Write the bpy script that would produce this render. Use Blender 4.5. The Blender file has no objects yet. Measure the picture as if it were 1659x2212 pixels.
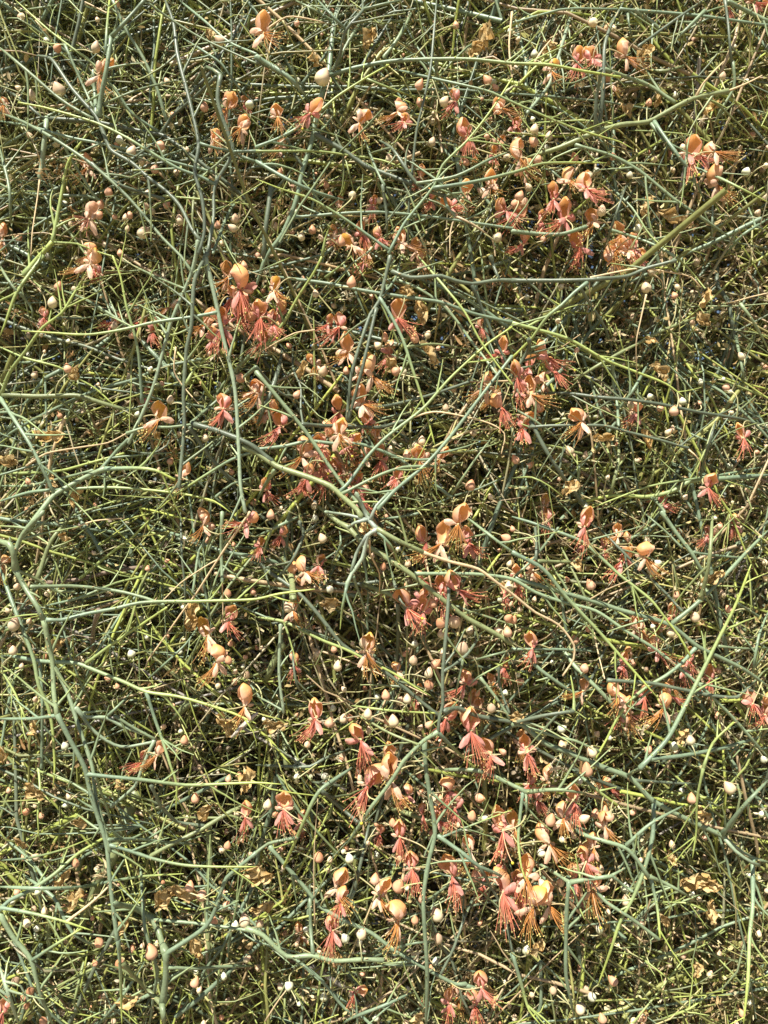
import bpy, math, random
import numpy as np
from mathutils import Vector, Matrix, Euler

# ------------------------------------------------------------------ camera, sky, sun, exposure
scene = bpy.context.scene
COL = scene.collection
CAM_D, VIEW_W = 0.75, 0.72            # metres to the front of the shrub, width seen there
CAM = np.array([0.0, -CAM_D, 1.45])
cam_data = bpy.data.cameras.new('camera')
cam = bpy.data.objects.new('camera', cam_data)
COL.objects.link(cam)
cam.location = CAM
cam.rotation_euler = (math.radians(90), 0, 0)
cam_data.sensor_fit = 'HORIZONTAL'
cam_data.sensor_width = 36
cam_data.lens = 36 * CAM_D / VIEW_W
cam_data.clip_start, cam_data.clip_end = 0.01, 400
cam_data.dof.use_dof = True
cam_data.dof.focus_distance = 0.76
cam_data.dof.aperture_fstop = 9.0
scene.camera = cam

SUN_EL, SUN_AZ = 58.0, 28.0           # elevation; degrees to the left of straight behind the camera
world = bpy.data.worlds.new('World')
scene.world = world
world.use_nodes = True
nt = world.node_tree
sky = nt.nodes.new('ShaderNodeTexSky')
sky.sky_type = 'NISHITA'
sky.sun_disc = False
sky.sun_elevation = math.radians(SUN_EL)
sky.sun_rotation = math.radians(180 + SUN_AZ)
nt.links.new(sky.outputs[0], nt.nodes['Background'].inputs[0])
nt.nodes['Background'].inputs[1].default_value = 0.05
sd = bpy.data.lights.new('sun', 'SUN')
sd.energy, sd.angle, sd.color = 5.0, math.radians(0.53), (1.0, 0.955, 0.87)
sun = bpy.data.objects.new('sun', sd)
COL.objects.link(sun)
a, e = math.radians(SUN_AZ), math.radians(SUN_EL)
to_sun = Vector((-math.sin(a) * math.cos(e), -math.cos(a) * math.cos(e), math.sin(e)))
sun.rotation_euler = to_sun.to_track_quat('Z', 'Y').to_euler()
scene.view_settings.view_transform = 'Standard'
scene.view_settings.look = 'None'
scene.view_settings.gamma = 1.0
scene.view_settings.use_curve_mapping = False
scene.view_settings.exposure = 1.15
scene.cycles.diffuse_bounces = 2
scene.cycles.max_bounces = 6
# main stems read off the photograph: tile (column,row); each line = width, tone, layer, then points
STEMS = {
'00': '''30da 1070,0 1125,150 1150,350 1235,680 1288,940 1262,1110 1312,1300 1325,1500 1290,1640
30da 240,360 330,380 470,580 620,750 650,810 710,960 740,990 860,1060 960,1150 1090,1250 1170,1340 1240,1480 1290,1550
26db 0,560 130,640 270,760 330,775
30db 330,770 620,790 800,830 1030,870 1080,890 1230,1000 1400,1130 1560,1260 1659,1380
22xa 1390,1195 1310,1150 1150,1090 950,970 800,880 620,795 300,700 120,665
22ga 0,785 200,820 450,890 700,940 950,1000 1160,1060 1400,1120
25ga 0,730 150,790 350,900 600,1070 850,1300 1050,1540 1170,1659 1240,1759
26ga 0,310 200,480 400,650 600,770
20xb 1020,850 850,730 760,600 600,410 480,320 310,190 100,0
35ga 640,750 650,650 690,450 720,240
28ga 720,240 940,0
30gb 625,740 605,460
22xa 685,340 710,0
25gb 1080,780 1060,720 1020,580 930,380 810,180 730,0
26db 1659,40 1570,130 1490,280 1410,380 1380,450 1230,620 1120,750 1040,870
24db 1400,500 1250,640 1110,760 1050,860
16db 860,1030 980,940 1110,850
30da 1430,490 1410,640 1450,790 1510,980 1390,1210 1385,1400 1345,1640
26ga 1430,490 1340,435 1265,540
20ga 1295,930 1510,980
22ga 1510,985 1659,980
22ga 1510,990 1659,1050
20gb 1190,250 1430,410 1540,560 1659,680
20gb 1160,0 1330,140 1480,270 1659,350
16gb 960,20 1160,160 1330,260 1659,410
36pb 300,770 300,800 280,990 260,1150
12Tb 258,1160 240,1300 210,1500 200,1659
28yb 340,1570 400,1250 440,1060 560,870
46yb 160,1780 260,1659 340,1570
16yb 340,1570 500,1580 600,1620 720,1659
26gb 0,965 60,1220 70,1450
16gb 0,80 200,60 460,15
20gb 420,290 500,470 600,690
25db 590,1060 760,1190 930,1250 1060,1290
16yb 1060,1270 1400,1300 1659,1330
20gb 370,850 450,1010 580,1220 720,1400 830,1490
22gc 920,80 820,190 700,300
18gc 30,0 40,400 45,700
18yc 0,1240 150,1240 310,1245
22gc 860,400 700,520 520,640 300,760
24gc 1659,1200 1500,1350 1380,1640
16ga 610,700 900,580 1150,520
''',
'10': '''38gb 545,0 510,120 490,280 470,470 440,560 400,720 350,960 300,1110 260,1300 170,1520 70,1659 0,1860
24gb 250,0 500,140
22ga 400,0 580,190
26da 690,0 690,70 580,200 545,360 490,480
20ga 700,60 950,0
28xa 480,485 640,440 850,400 1100,385 1400,385 1659,410 1900,420 2120,460 2360,500
22xa 0,955 180,880 370,760 520,630 720,500 860,420
18yb 0,980 400,980 560,1000 820,1040 1000,1110
20da 1170,0 1150,250 1130,450 1080,680 1040,850 1010,1130 990,1350 985,1659
22xa 860,1640 960,1450 1150,1210 1210,1070 1370,910 1520,720 1659,510
38ga 0,370 200,490 280,570 330,640
28ga 0,1045 200,1160 400,1250 580,1300
20xa 860,1620 650,1470 500,1370 360,1290 150,1220 0,1160
22ga 240,1410 600,1380 800,1375 1100,1400 1659,1480
36db 380,870 560,970 720,1080 850,1130 1000,1190
28da 800,910 880,960 970,1090 1040,1190 1150,1250 1220,1270
22pa 1220,1270 1240,1340 1290,1400
16ta 1290,1400 1260,1500 1255,1659
18ta 1290,1400 1400,1450 1530,1550 1550,1659
18ga 1220,1270 1330,1250 1380,1310 1440,1300
24ga 1040,1190 1300,1140 1520,1030 1659,980
26xa 1150,1220 1400,1180 1659,1120 1860,1060 2270,1055
22ga 700,900 780,1100 830,1200
22da 820,1200 845,1380 850,1550
18yb 720,515 1000,620 1120,650
20xa 900,450 1200,520 1500,590 1659,660 1910,770 2060,830 2220,880 2360,920 2450,970
22db 0,400 120,450 390,605
20db 920,50 750,320 690,420
30gb 700,110 600,270 520,420
22gb 370,1100 380,1250 330,1500
22ya 430,1659 480,1460
28gb 1020,60 920,250 830,370
25pc 1170,400 1160,600 1100,800
36db 100,1210 60,1500 50,1659
22db 200,900 310,1090
16Ta 0,290 60,200 200,110 330,120 440,145
18Tb 1659,80 1640,300 1660,500
20gc 640,640 500,760 380,900
20gc 1659,760 1500,830 1380,1000
''',
'20': '''36oa 100,1020 300,960 560,850 700,810 880,790 960,750 1170,640 1400,590
16Ta 1400,590 1500,550 1620,490
30da 560,850 590,600 600,300 640,170 720,20
26da 540,850 545,650 575,480
26ga 920,790 1020,930 1070,1000 1150,1110 1240,1280
20ga 900,800 1060,990
18Ta 1190,630 1240,540 1370,400
24ga 410,940 650,1010 830,1110 1050,1290 1200,1390 1400,1530
20ga 180,1100 250,1100 340,1180 500,1230
30ga 0,1500 300,1520 480,1470
10Ta 480,1470 560,1445 640,1440
28gb 600,450 880,550 1050,660
26pb 410,0 360,170 290,400 240,550 100,730
16gb 0,150 300,65 400,55 680,60
22gb 700,60 1200,100 1659,165
28pb 800,65 940,170 960,250
30ob 860,450 1000,460 1150,415
22db 1240,0 1000,170 820,300
26gb 1250,70 1100,220 950,370
20da 1380,0 1400,150 1420,400
30gb 1400,10 1600,110 1659,140
18gb 750,90 760,170 790,280
22gb 1430,400 1440,560 1350,720 1290,870
18xb 580,1130 660,1230 780,1350 900,1530 1050,1659
20da 740,1200 670,1400 600,1600
22xa 1180,1080 1400,1180 1659,1310
26gb 1659,1420 1500,1520 1380,1650
12yb 740,845 900,850 1180,880 1350,960
22ga 640,1490 800,1540 950,1600 1050,1659
14yb 100,800 450,780 650,800
20dc 1590,650 1610,800 1580,980
20pb 1300,1300 1295,1560
16Tb 150,400 200,320 250,260
''',
'01': '''28pa 1285,-100 1270,0 1240,120 1110,430 1000,830 930,1010 835,1210
30da 1345,-20 1270,130 1255,200 1240,460 1210,600 1190,900 1195,1100 1160,1500
30pa 1330,0 1400,300 1440,500 1520,850 1545,1200 1560,1500 1590,1659
30ya 280,0 110,235 40,420 0,520
25gb 0,60 110,230
26ya 10,900 60,760 170,610 280,460 400,370 470,260 600,40
24xa 1410,365 1250,395 1000,430 780,480 560,510 300,495 140,485
22xa 920,950 900,650 870,500 820,330 780,130 730,0
36ob 20,900 250,910 500,905 650,950 790,990 950,1000 1100,1015
24gb 0,1190 200,1070 480,930 650,860 870,800 1050,720 1300,670
28ga 0,920 60,1010 200,1230 300,1430 350,1540
40ga 180,1770 260,1659 350,1550 450,1490 600,1410 680,1380 
30xa 680,1380 900,1375 1010,1390 1130,1450
28ga 640,1400 750,1270 830,1190
24yb 0,1410 200,1405 400,1390 550,1350 800,1280
24xa 0,1590 200,1530 450,1510 700,1500 950,1515 1200,1545 1390,1590 1490,1659
22gb 0,1490 180,1490 400,1440 600,1390
16Ta 170,1360 300,1280 520,1240 700,1210 820,1150
22ga 820,1150 950,1110 1100,1110 1350,1075 1430,1050
18yb 0,590 160,660 380,720 500,790 620,860 740,970
18gb 800,30 1000,130 1190,210
14yb 120,90 250,190 400,300
22gb 400,220 550,280 720,380 850,470
24ya 1200,840 1270,720 1390,640
28db 1230,1110 1330,1260 1480,1430 1659,1500
22xa 1659,1260 1500,1320 1300,1440 1150,1540 1030,1640
20gb 1659,1430 1500,1480 1400,1560
16da 830,1260 980,1280 1080,1230 1110,1150
20gb 130,240 210,350 200,450
44oc 1010,840 1110,900
24db 370,400 480,405 600,400
12Ta 1140,590 1130,750 1200,860 1290,960
26gc 1659,600 1450,830 1350,980
24gc 1659,720 1450,900 1240,1080
20gc 0,680 180,690 400,640
40da 1250,1090 1400,1130 1620,1220 1760,1330
''',
'11': '''28ga 80,130 440,175 700,225 960,265 1200,300 1400,370 1659,430
26ya 0,650 180,430 270,270 380,100 430,0
28da 870,0 800,290 740,380 620,760 590,1060
26da 780,340 690,720 600,1060
24xa 800,270 870,380 950,540 1010,720 1090,970 1160,1230
20gb 945,0 900,150 820,260
22gb 900,150 1050,210 1200,310 1300,420 1400,560 1480,660 1570,780
30da 880,100 1000,140 1200,130 1290,160 1400,180 1570,155 1659,160
24db 1400,190 1460,330 1540,520 1659,760
26db 1520,0 1575,150
20ya 1050,0 1230,210 1350,360 1460,560 1659,830
26xa 540,1530 600,1470 740,1280 850,1170 1080,990 1260,790 1500,570 1659,460
28ga 790,1640 900,1520 1100,1350 1260,1170 1450,920 1659,650
44oa -90,1240 0,1270 130,1360 300,1420 480,1490 560,1560 650,1640 680,1685
30ga 0,750 110,880 330,1150 480,1370 600,1530 730,1680
26ga 0,1255 200,1230 340,1200 500,1215 680,1220 900,1300 1050,1400 1260,1560
28db 300,1090 430,1100 600,1100 800,1110 950,1070
38da 170,600 150,720 90,900 0,1110
18db 240,590 240,730 290,850 290,1000 310,1110
22db 0,720 150,880 270,950 350,1050
24db 650,990 850,970 1100,910 1400,810
18ga 1270,1540 1420,1320 1540,1160
24ga 560,1540 800,1420 950,1370 1200,1360 1330,1340
16Ta 1000,1050 1150,1010 1300,1030 1500,1080 1610,1150 1590,1280
20ob 980,590 1150,570 1400,610
46oc 1270,1250 1350,1220 1440,1190
30gb 120,1390 0,1600
18xa 0,110 220,10
20yb 450,140 620,0
14yb 450,130 560,290
16yb 830,1640 1000,1640 1300,1659
12Ta 380,480 250,500 100,580 0,640
14Ta 1659,810 1500,812 1380,815
12Tb 1250,1200 1400,1130 1560,1120
''',
'21': '''32da 0,160 250,160 480,155 550,150
28da 550,150 750,130 870,80 1060,30
16Ta 510,140 700,100 830,80 1050,110 1160,135 1220,200
26xa 490,170 400,240 320,320 230,390 130,530 0,660
12ta 500,170 505,270
26ya 0,435 140,470 370,540 600,670 800,750 1000,830 1110,910
24oa 380,820 540,720 660,650 810,570 960,490 1160,410 1390,310 
14Ta 1390,310 1430,300 1550,265 1659,240
22db 420,170 500,300 600,460 650,610
22gb 650,680 660,850 680,950 690,1100
28ob 690,1180 690,1330 640,1540
26da 200,890 360,890 560,915 750,930 960,960 1200,1010 1500,1060 1659,1120
22da 110,1110 250,1100 600,1100 750,1140 950,1190 1140,1245
10Ta 1140,1250 1220,1330 1200,1420
22ga 0,980 150,1070 310,1195
30da 120,1070 220,1260 330,1430 470,1620
28da 110,540 110,600 0,780
20ga 120,600 280,545
22gb 0,800 50,900 90,990
34dc 1335,20 1330,190 1400,290 1420,420 1440,550 1410,700 1380,780
38xb 1659,1420 1250,1450 1150,1460 1050,1520 880,1560 700,1550 550,1570 440,1600
22gb 900,1560 990,1659
22da 1320,1070 1260,1280 1220,1420
18ya 0,1440 130,1435 240,1490 330,1560
44ob -30,1490 100,1510 150,1500 
26gb 880,700 790,860 640,1070
18xb 1659,1360 1400,1410 1200,1440 900,1490 650,1580 450,1659
20xb 440,1600 430,1450 420,1290
14yb 1070,10 1160,100 1250,210
12Ta 870,250 830,430 805,560 810,800
8Ta 905,110 970,160 975,210 900,260
22gb 1450,520 1500,780 1490,830
22gb 1480,310 1560,420 1659,600
''',
'02': '''50gf -60,120 0,190 60,210 90,280 100,370
38gf 100,370 150,470 240,610 285,700
36gf 285,700 320,880 340,960 350,1180 370,1310
34gf 370,1310 440,1450 550,1659 580,1790 620,1930 670,2080 695,2180 710,2360 730,2540 760,2770
26xa 765,2770 780,2960 790,3318
34gf 90,270 150,140 280,0
26gb 60,200 65,160
30ga 340,980 430,1150 500,1360 570,1560 600,1659 620,1840 690,2100 710,2200
28xa 300,700 400,700 560,660 750,625 900,590 1050,580 1200,580 1400,575 1659,565 1810,530 2040,500
24oa 110,380 250,440 350,510 480,515
26gb 200,485 450,480 600,490 800,520 950,560 1060,600
30xa 0,920 220,960 300,970 500,980 600,1020 800,1100 950,1165 1150,1195 1350,1250 1500,1300 1659,1370
24xa 950,1170 1000,1330 1050,1470 1110,1659 1145,1760 1140,1950
30xa 0,360 70,560 130,720 220,960 250,1120 310,1260 340,1400 355,1659 345,1780
16ya 0,700 150,670 380,655
20xa 290,610 500,560 750,460 950,410 1130,340
24ya 560,980 750,840 900,740 1080,620
34ob 240,440 270,350 330,190 440,50
18Ta 1620,0 1450,250 1270,530 1180,650 1060,820 960,960 940,1020
12Ta 1430,300 1350,340 1170,460 1060,570
26gb 1440,0 1440,450
10Tb 1440,460 1440,780
20gb 1350,0 1340,150 1290,250 1250,520
18db 1170,0 1180,300 1200,500 1190,800
24gb 260,980 275,1250 270,1659
28ga 0,1340 200,1340 360,1320
28pb 490,1270 560,1330 680,1330 800,1390 940,1440
24pb 500,1280 620,1430 780,1520 1000,1490
20gb 700,1320 860,1160
32bc 300,460 500,440 700,390 900,360 1300,350
34bc 640,640 605,760 600,960
22gb 740,1320 870,1400 1000,1470
70oc 1320,1150 1200,1260 1120,1350
26pb 1000,1480 920,1659 880,1770 720,1910
24yb 520,430 700,280 850,170 1000,20
18gb 940,1100 1200,860 1300,720
20yb 0,1010 100,1180 160,1330
44wb 1670,1300 1580,1380 1500,1460
14Tb 470,110 600,60 800,40
''',
'12': '''32kf 785,112 735,55 705,0 680,-60 650,-120
25kf 740,58 780,-40 860,-120
31kf 785,112 725,150 690,300 620,400 590,470
22xf 590,470 560,620 545,760
25kf 720,150 650,270 620,380
34of 785,110 930,190 1080,260
26Ta 1080,262 1250,320 1440,370 1550,450 1659,530 1809,650 1959,730 2059,860 2059,950 1989,1060
20xf 790,130 870,210 930,330
40oa 400,-40 540,70 600,100 680,190 850,300 1000,400 1200,560 1370,690 1500,760 1659,850
24kf 720,50 640,70 600,100
22kf 720,50 600,20 450,0
28gb 0,160 150,90 320,10
26db 280,60 310,140 230,320 100,470
22db 310,140 430,50
30db 0,290 60,370 260,510 400,660 560,860 700,950 880,1070 1070,1230 1200,1330
24ya 0,680 180,710 300,770 450,840 580,890 700,950 900,1050 1040,1140 1130,1190
32da 880,390 920,540 1040,740 1130,910
28dc 920,600 920,850 880,1280
28da 1250,230 1250,500 1230,800 1210,1050 1210,1250 1190,1330 1180,1425
30ga 1180,1425 1090,1480 960,1610 930,1659 850,1780 750,1910 670,2030 590,2150
26xa 1180,1430 1280,1530 1420,1659
34ga 1090,1490 1100,1659 1130,1860 1160,2080 1120,2260 1085,2490 1090,2660 1110,3010 1100,3318
20ya 620,1255 900,1290 1180,1305
20oa 660,1310 860,1430 1060,1510
34da 1220,1290 1300,1270 1430,1320 1659,1360
26da 1460,790 1360,930 1220,1030
22ga 1340,960 1290,1200
20ga 1380,970 1659,895
18xa 1390,1120 1440,1070 1659,950
20gb 0,1190 180,1290
24pb 160,730 150,1050 180,1300
22ga 540,120 550,200 490,340
16Ta 735,180 740,270 800,400 800,520
20ga 630,420 680,560 730,700
20db 250,850 240,950 270,1130 370,1260
26db 0,1640 350,1650 440,1600 620,1530
50oc 160,260 230,430 240,560
60oc 60,1100 170,860
44oc 180,1420 200,1659 
24gb 1450,1070 1560,1210 1640,1330
20db 1570,1000 1580,1130 1640,1300
26ga 1030,400 1300,400 1450,405 1659,435 1809,520 2009,590 2199,640 2409,780 2589,890 2859,1110 3059,1300 3318,1590
16Ta 1100,310 1140,500 1180,680
22gb 800,45 1050,10
18ob 840,60 1030,160
24ga 1360,30 1500,140 1659,260
34ob 700,470 860,530 900,550
30dc 400,420 580,470 800,450
''',
'22': '''26xa 0,30 160,80 300,130 450,190 570,290 700,410 900,570 1010,710 1080,800 1160,940
30xa 0,260 200,370 350,550 540,750 700,930 860,1110 940,1200
34ga 20,430 250,500 500,570 720,640 1020,730 1200,870 1300,920 1500,1020 1659,1130
30ga 1040,720 1200,590 1400,390 1520,260 1659,120
30gb 970,0 1060,130 1160,260 1240,400 1330,520
18gb 850,0 1000,130 1100,230
20gb 1160,260 1300,280 1530,300 1659,300
30oa 1220,560 1240,500 1280,300 1300,0
26xa 1190,880 1100,980 1000,1060 880,1130 760,1230 680,1340 620,1460 540,1600
32xa 830,1659 1000,1480 1100,1300 1220,1060 1320,860 1450,600 1550,340
22gb 1659,650 1600,800 1550,1100
22db 540,80 700,240 860,400 980,510 1100,640
40ga 0,1370 70,1380 200,1490 370,1560 600,1659 760,1719 910,1869 1130,1989 1360,2099 1450,2179 1550,2239 1659,2269
28da 0,1370 200,1320 400,1290
22ga 80,1390 300,1460 400,1480 560,1550
22ya 400,1290 400,1180 380,1060
16ya 400,1290 480,1340
32gb 250,760 400,990 560,1150 700,1300 850,1470
28gb 70,920 180,1020 360,1150 560,1280
20gb 0,890 300,890 620,910
28da 620,1090 900,1110 1100,1150 1300,1190 1460,1200 1520,1150 1659,1200
22ya 1240,1659 1300,1500 1440,1360
30gb 900,1600 1100,1580 1400,1520 1659,1440
20ob 320,230 380,350 450,500 510,650 530,850
26ob 170,320 390,325
20da 155,310 150,100
20ga 10,430 150,290 300,100
18gb 1459,590 1620,690
18gb 1340,870 1659,880
12Tb 530,780 560,920 600,1080
12Ta 500,570 620,500 770,440
''',
'03': '''28xa 560,40 750,60 950,80 1200,110 1400,105 1659,95 1820,105
30xa 0,920 60,860 200,790 350,690 500,560 700,440 810,395
18xa 0,600 200,580 400,530 600,450
28ga 0,770 250,780 500,775 640,750
22xa 640,750 900,705 1190,685
24xa 0,905 200,940 400,990 600,1055
24xa 710,500 850,540 1000,590 1200,630 1400,640 1659,640
24gb 700,465 900,460 1080,480 1290,495
34ga 0,950 80,1090 200,1240 240,1390 290,1540 340,1659
22xa 210,1245 350,1150 530,1040
32pa 0,1290 60,1480 120,1659
50ga 1065,1659 1050,1520
48ga 1055,1520 1075,1350 1075,1200
32ga 1080,1200 1250,1090 1340,1020 1390,930 1440,780 1470,710 1659,550
48gb 1070,1190 1030,1070 990,980
42gb 990,980 880,910 740,880
32ob 1040,1520 900,1380 800,1270
28ga 910,640 920,780 940,1050 970,1150 1020,1310 1000,1450 970,1659
24gb 1090,1290 1250,1300 1400,1290 1659,1280
24gb 980,980 1300,1010 1600,1050
34ob 1659,220 1500,280 1300,400 1100,500 960,580
44oc 1350,380 1360,600 1340,860 1350,1150 1360,1659
26gb 150,690 260,770 350,840 410,960 470,1070 620,1160
18yb 250,0 260,150 245,300 255,470
32oc 360,170 400,400
22yb 200,0 500,110 700,170 860,260
18gb 620,60 700,280 740,420 850,610
22gb 0,430 200,600 290,720
26db 980,110 1040,240 1110,320 1150,350 1320,375
28gb 1360,870 1450,900 1600,930
40oc 240,1659 290,1400 320,1200 310,1000
26gb 660,1640 800,1470 900,1320 940,1250
24Tb 430,1000 620,850 740,730
82oc 880,160 830,300 780,400 740,560 640,720 600,850 520,1010
''',
'13': '''32xa 620,0 410,150 330,300 270,440 180,640
24ga 270,450 80,490 0,550
30gb 90,510 200,640 330,790 420,900 600,1000 750,1070 880,1170 1100,1300 1290,1400 1360,1400
28db 430,150 540,250 660,350
14xa 370,850 440,720 470,640
28ga 370,1200 355,1050 350,850
34ga -60,1040 40,1080 200,1220 360,1215 500,1250 700,1240 820,1245
24gb 0,1110 240,1230 420,1370 540,1520 620,1600
20ga 720,1240 1000,1140 1180,1125
16ga 720,1220 900,1110 1050,1050
28db 740,330 700,520 660,700 640,790 
24xb 640,790 590,900 500,1100 430,1300 400,1500 380,1659
30ga 1180,440 1350,560 1450,640 1550,680 1659,740
22db 1450,640 1500,730 1600,920 1659,1180
24gb 1360,1410 1480,1450 1659,1620
26gb 560,1659 620,1620 850,1530 1020,1450
22db 1440,780 1360,950 1280,1170 1200,1330
28db 350,90 600,130
40oc 830,250 1000,300 1200,380 1300,440
34ga 1200,10 1450,20 1659,110 1750,155
16xa 1200,450 1400,370 1659,270
14da 1220,360 1280,260 1360,130
14Tb 60,1640 150,1500 230,1400
20gb 1085,880 1300,720
10Tb 380,1000 375,600 400,200
16oc 720,1659 720,900 740,450
''',
'23': '''30ga 90,155 300,140 480,165
20ga 90,155 90,350
24xa 70,160 40,450 60,640 90,730
30xa 380,0 560,150 680,240
14ta 680,240 780,360
32ga 380,340 440,420 620,480 740,520 820,610 880,700
28ga 880,700 1000,750 1160,840
24xa 900,720 940,900 960,1100
24ga 740,500 900,360 1120,240
30xa 920,230 910,450 850,680 780,850 700,1000 640,1180 560,1400
30ga 380,740 500,720 650,700
22ga 650,700 780,800
20ga 650,695 780,620
28gb 120,590 260,670 370,740
30ga 370,740 355,900 350,1100 350,1340 380,1500 400,1610
20xa 390,770 470,980
26ga 510,740 600,860 780,980 950,1110
32ga 1360,430 1500,250 1659,80
26pa 1380,460 1450,540 1550,610 1600,630
30xa 1560,590 1560,900 1540,1080 1530,1350 1500,1659
20ya 1240,0 1200,200 1195,400 1170,580
24ga 750,50 840,0
22db 800,80 1100,100 1300,110
28xa 0,1200 60,1400 110,1570 180,1659
26oc 870,1659 830,1300 820,1080 810,900
20yb 910,1650 1150,1560 1260,1480
16yb 780,1180 930,1300 1070,1410
34oc 1480,370 1490,600 1470,800 1450,1000
26ya 450,740 440,700 410,560
16yb 860,870 1000,870 1150,880 1400,1000
''',
}
# flowers: x,y,type,side,size   type o=apricot p=pink q=pale ; side l d r k(=right-down) j(=left-down); size %
FLOWERS = {
'00':'645,490,or100 20,680,od70 565,1090,ol80 578,1420,qd110 1470,700,od95 1560,830,od115 1385,905,ok95 590,1640,ol90 20,1540,od80 1200,1420,od60 1590,690,pd70',
'10':'50,215,ok120 140,760,od85 350,735,pj105 670,795,ok115 920,725,ol95 960,795,pd85 1290,655,pj90 1590,705,ok110 1370,880,pd100 1420,1010,od60 550,1340,od55 760,1330,pd70 490,1540,ok80 620,1590,od90 690,1520,pd70 800,1540,pk80 940,1570,or100 1060,1150,pd70 1360,1255,od95 1520,1200,ok95 1620,1370,pd100 1270,1345,pd80 720,1640,od80 1040,1620,or80 1570,935,od60 1540,1010,pd60',
'20':'430,405,pd100 525,385,pj110 735,365,or110 1150,1005,pd115 1220,1010,pk95 1310,985,or105 1325,1195,ok105 50,1025,ok110 370,1175,od115 480,1230,pk115 270,1290,pj90 20,1400,pd100 190,1430,pd80 340,1415,pj115 520,1440,oj105 440,1600,pj100 670,1620,od100 790,1615,pd95 1560,15,pr90 1410,60,pd60 20,815,pd80 100,1110,or80',
'01':'585,50,ol110 625,115,pd95 285,400,pd75 745,430,pj80 900,430,pd60 990,490,pk80 1480,135,oj95 1560,215,pd130 1500,270,pj90 1330,445,oj90 1440,455,pd120 1390,540,pd85 1650,880,oj90 950,900,pk75 1030,1060,oj115 1170,1430,od90 1450,990,pj110 1650,430,pr90 1100,330,od60 1600,320,pd95 1545,400,pk85',
'11':'120,225,ok110 30,400,pd110 110,440,pk90 540,460,pj100 920,400,pk110 600,625,oj100 380,705,od75 750,775,ok105 1590,625,pl85 870,640,pd80 690,960,ok110 540,1010,pj100 730,1075,pd95 160,1105,pj120 540,1155,ok120 450,1165,oj100 300,1295,oj115 710,1315,ol95 810,1320,pd85 330,1440,pj100 460,1430,pd100 910,1445,pd90 690,1560,pk100 1060,1325,od90 1500,850,oj100 1590,980,pd100 1460,465,pd55 15,900,oj110 1540,915,ol80 700,35,pj80 1070,40,or80 590,1410,od65 430,1340,pd95 80,1010,oj95 40,560,pd85 150,500,pl70 620,1230,pk95 780,1180,od85 420,1240,pd90 640,1480,pd95 550,1380,pj80',
'21':'230,655,pk100 270,745,pd90 120,900,ok115 70,1120,pd115 450,1075,oj115 800,1015,pj100 1500,1180,pj90 1270,1500,pk90 210,1620,od70 980,1600,pk75 660,25,od95 820,20,pd95 420,20,pd70 30,785,pd85 110,725,pd90 150,1010,pk80 210,820,od80 40,880,pd85 60,1030,pl75',
'02':'1320,85,oj95 1600,65,pj105 1480,705,pk100 1350,800,oj110 1410,965,ol105 1590,1255,oj110 1020,1575,ol85 920,1620,pd80 20,340,ok80',
'12':'30,225,pd80 160,150,pj75 320,385,ok100 240,640,ok95 1310,80,od105 1200,205,ol120 1380,200,pk100 1100,190,pj95 980,620,pd115 1080,650,pd105 1080,440,pk90 1070,570,pd80 1210,525,pd100 1300,500,pk115 1230,620,pd80 720,905,ok105 1050,1185,pd65 1360,1115,pl100 1230,1335,pj100 1400,1245,od80 1450,1265,od75 390,1335,pj115 680,1475,pd115 880,1615,oj100 1390,1420,pd125 1520,1575,pj115 250,985,pd70 1610,1005,pd70 1540,1105,od60',
'22':'470,95,pd105 710,320,pd100 860,290,or105 820,755,ok100 940,885,pk85 30,410,pd80 130,385,or85 40,480,pd80 130,885,pj95 1030,675,pj70 770,930,od60 720,995,pd75 460,1160,ol90 690,1190,oj90 710,1265,pj95 745,1290,ok95 860,1195,pd80 985,1265,ol110 1040,1135,od60 1560,1245,pd90 1640,1315,pj90 1110,1010,pd75 1280,1085,pd80 100,1560,pd115 1440,75,pd70 1270,145,pj75 760,195,od55 600,225,pd60 1030,1190,pr75 230,50,pd75 1150,965,pd65',
'03':'1590,315,pd85 20,1580,pd85',
'13':'725,115,pd135 875,75,ok130 180,265,pk110 1250,145,pj105 1290,255,pd95 930,445,pd105 1010,650,pd105 1390,530,oj105 1270,700,pj115 1600,405,pj115 1600,805,pd125 530,775,ok110 800,825,ok105 920,975,oj130 500,1055,pd100 290,1080,ok75 650,1450,pk65 1460,1420,pk90 1260,1525,pd85 1420,1535,pd80 1600,595,pd80 1480,760,pd80 1180,335,pk70 1080,300,pd65 800,425,pd55 1460,5,pd60',
'23':'110,105,pd80 230,80,od80 400,215,pd105 330,320,od100 20,395,od90 240,490,ok130 530,515,od85 90,700,od115 480,610,pd105 410,705,pd95 520,775,ok115 140,890,ok130 240,885,ok125 600,375,ok90 560,170,or70 30,765,pd85 840,1650,od70 70,875,pd80 160,205,pd75',
}
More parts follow.
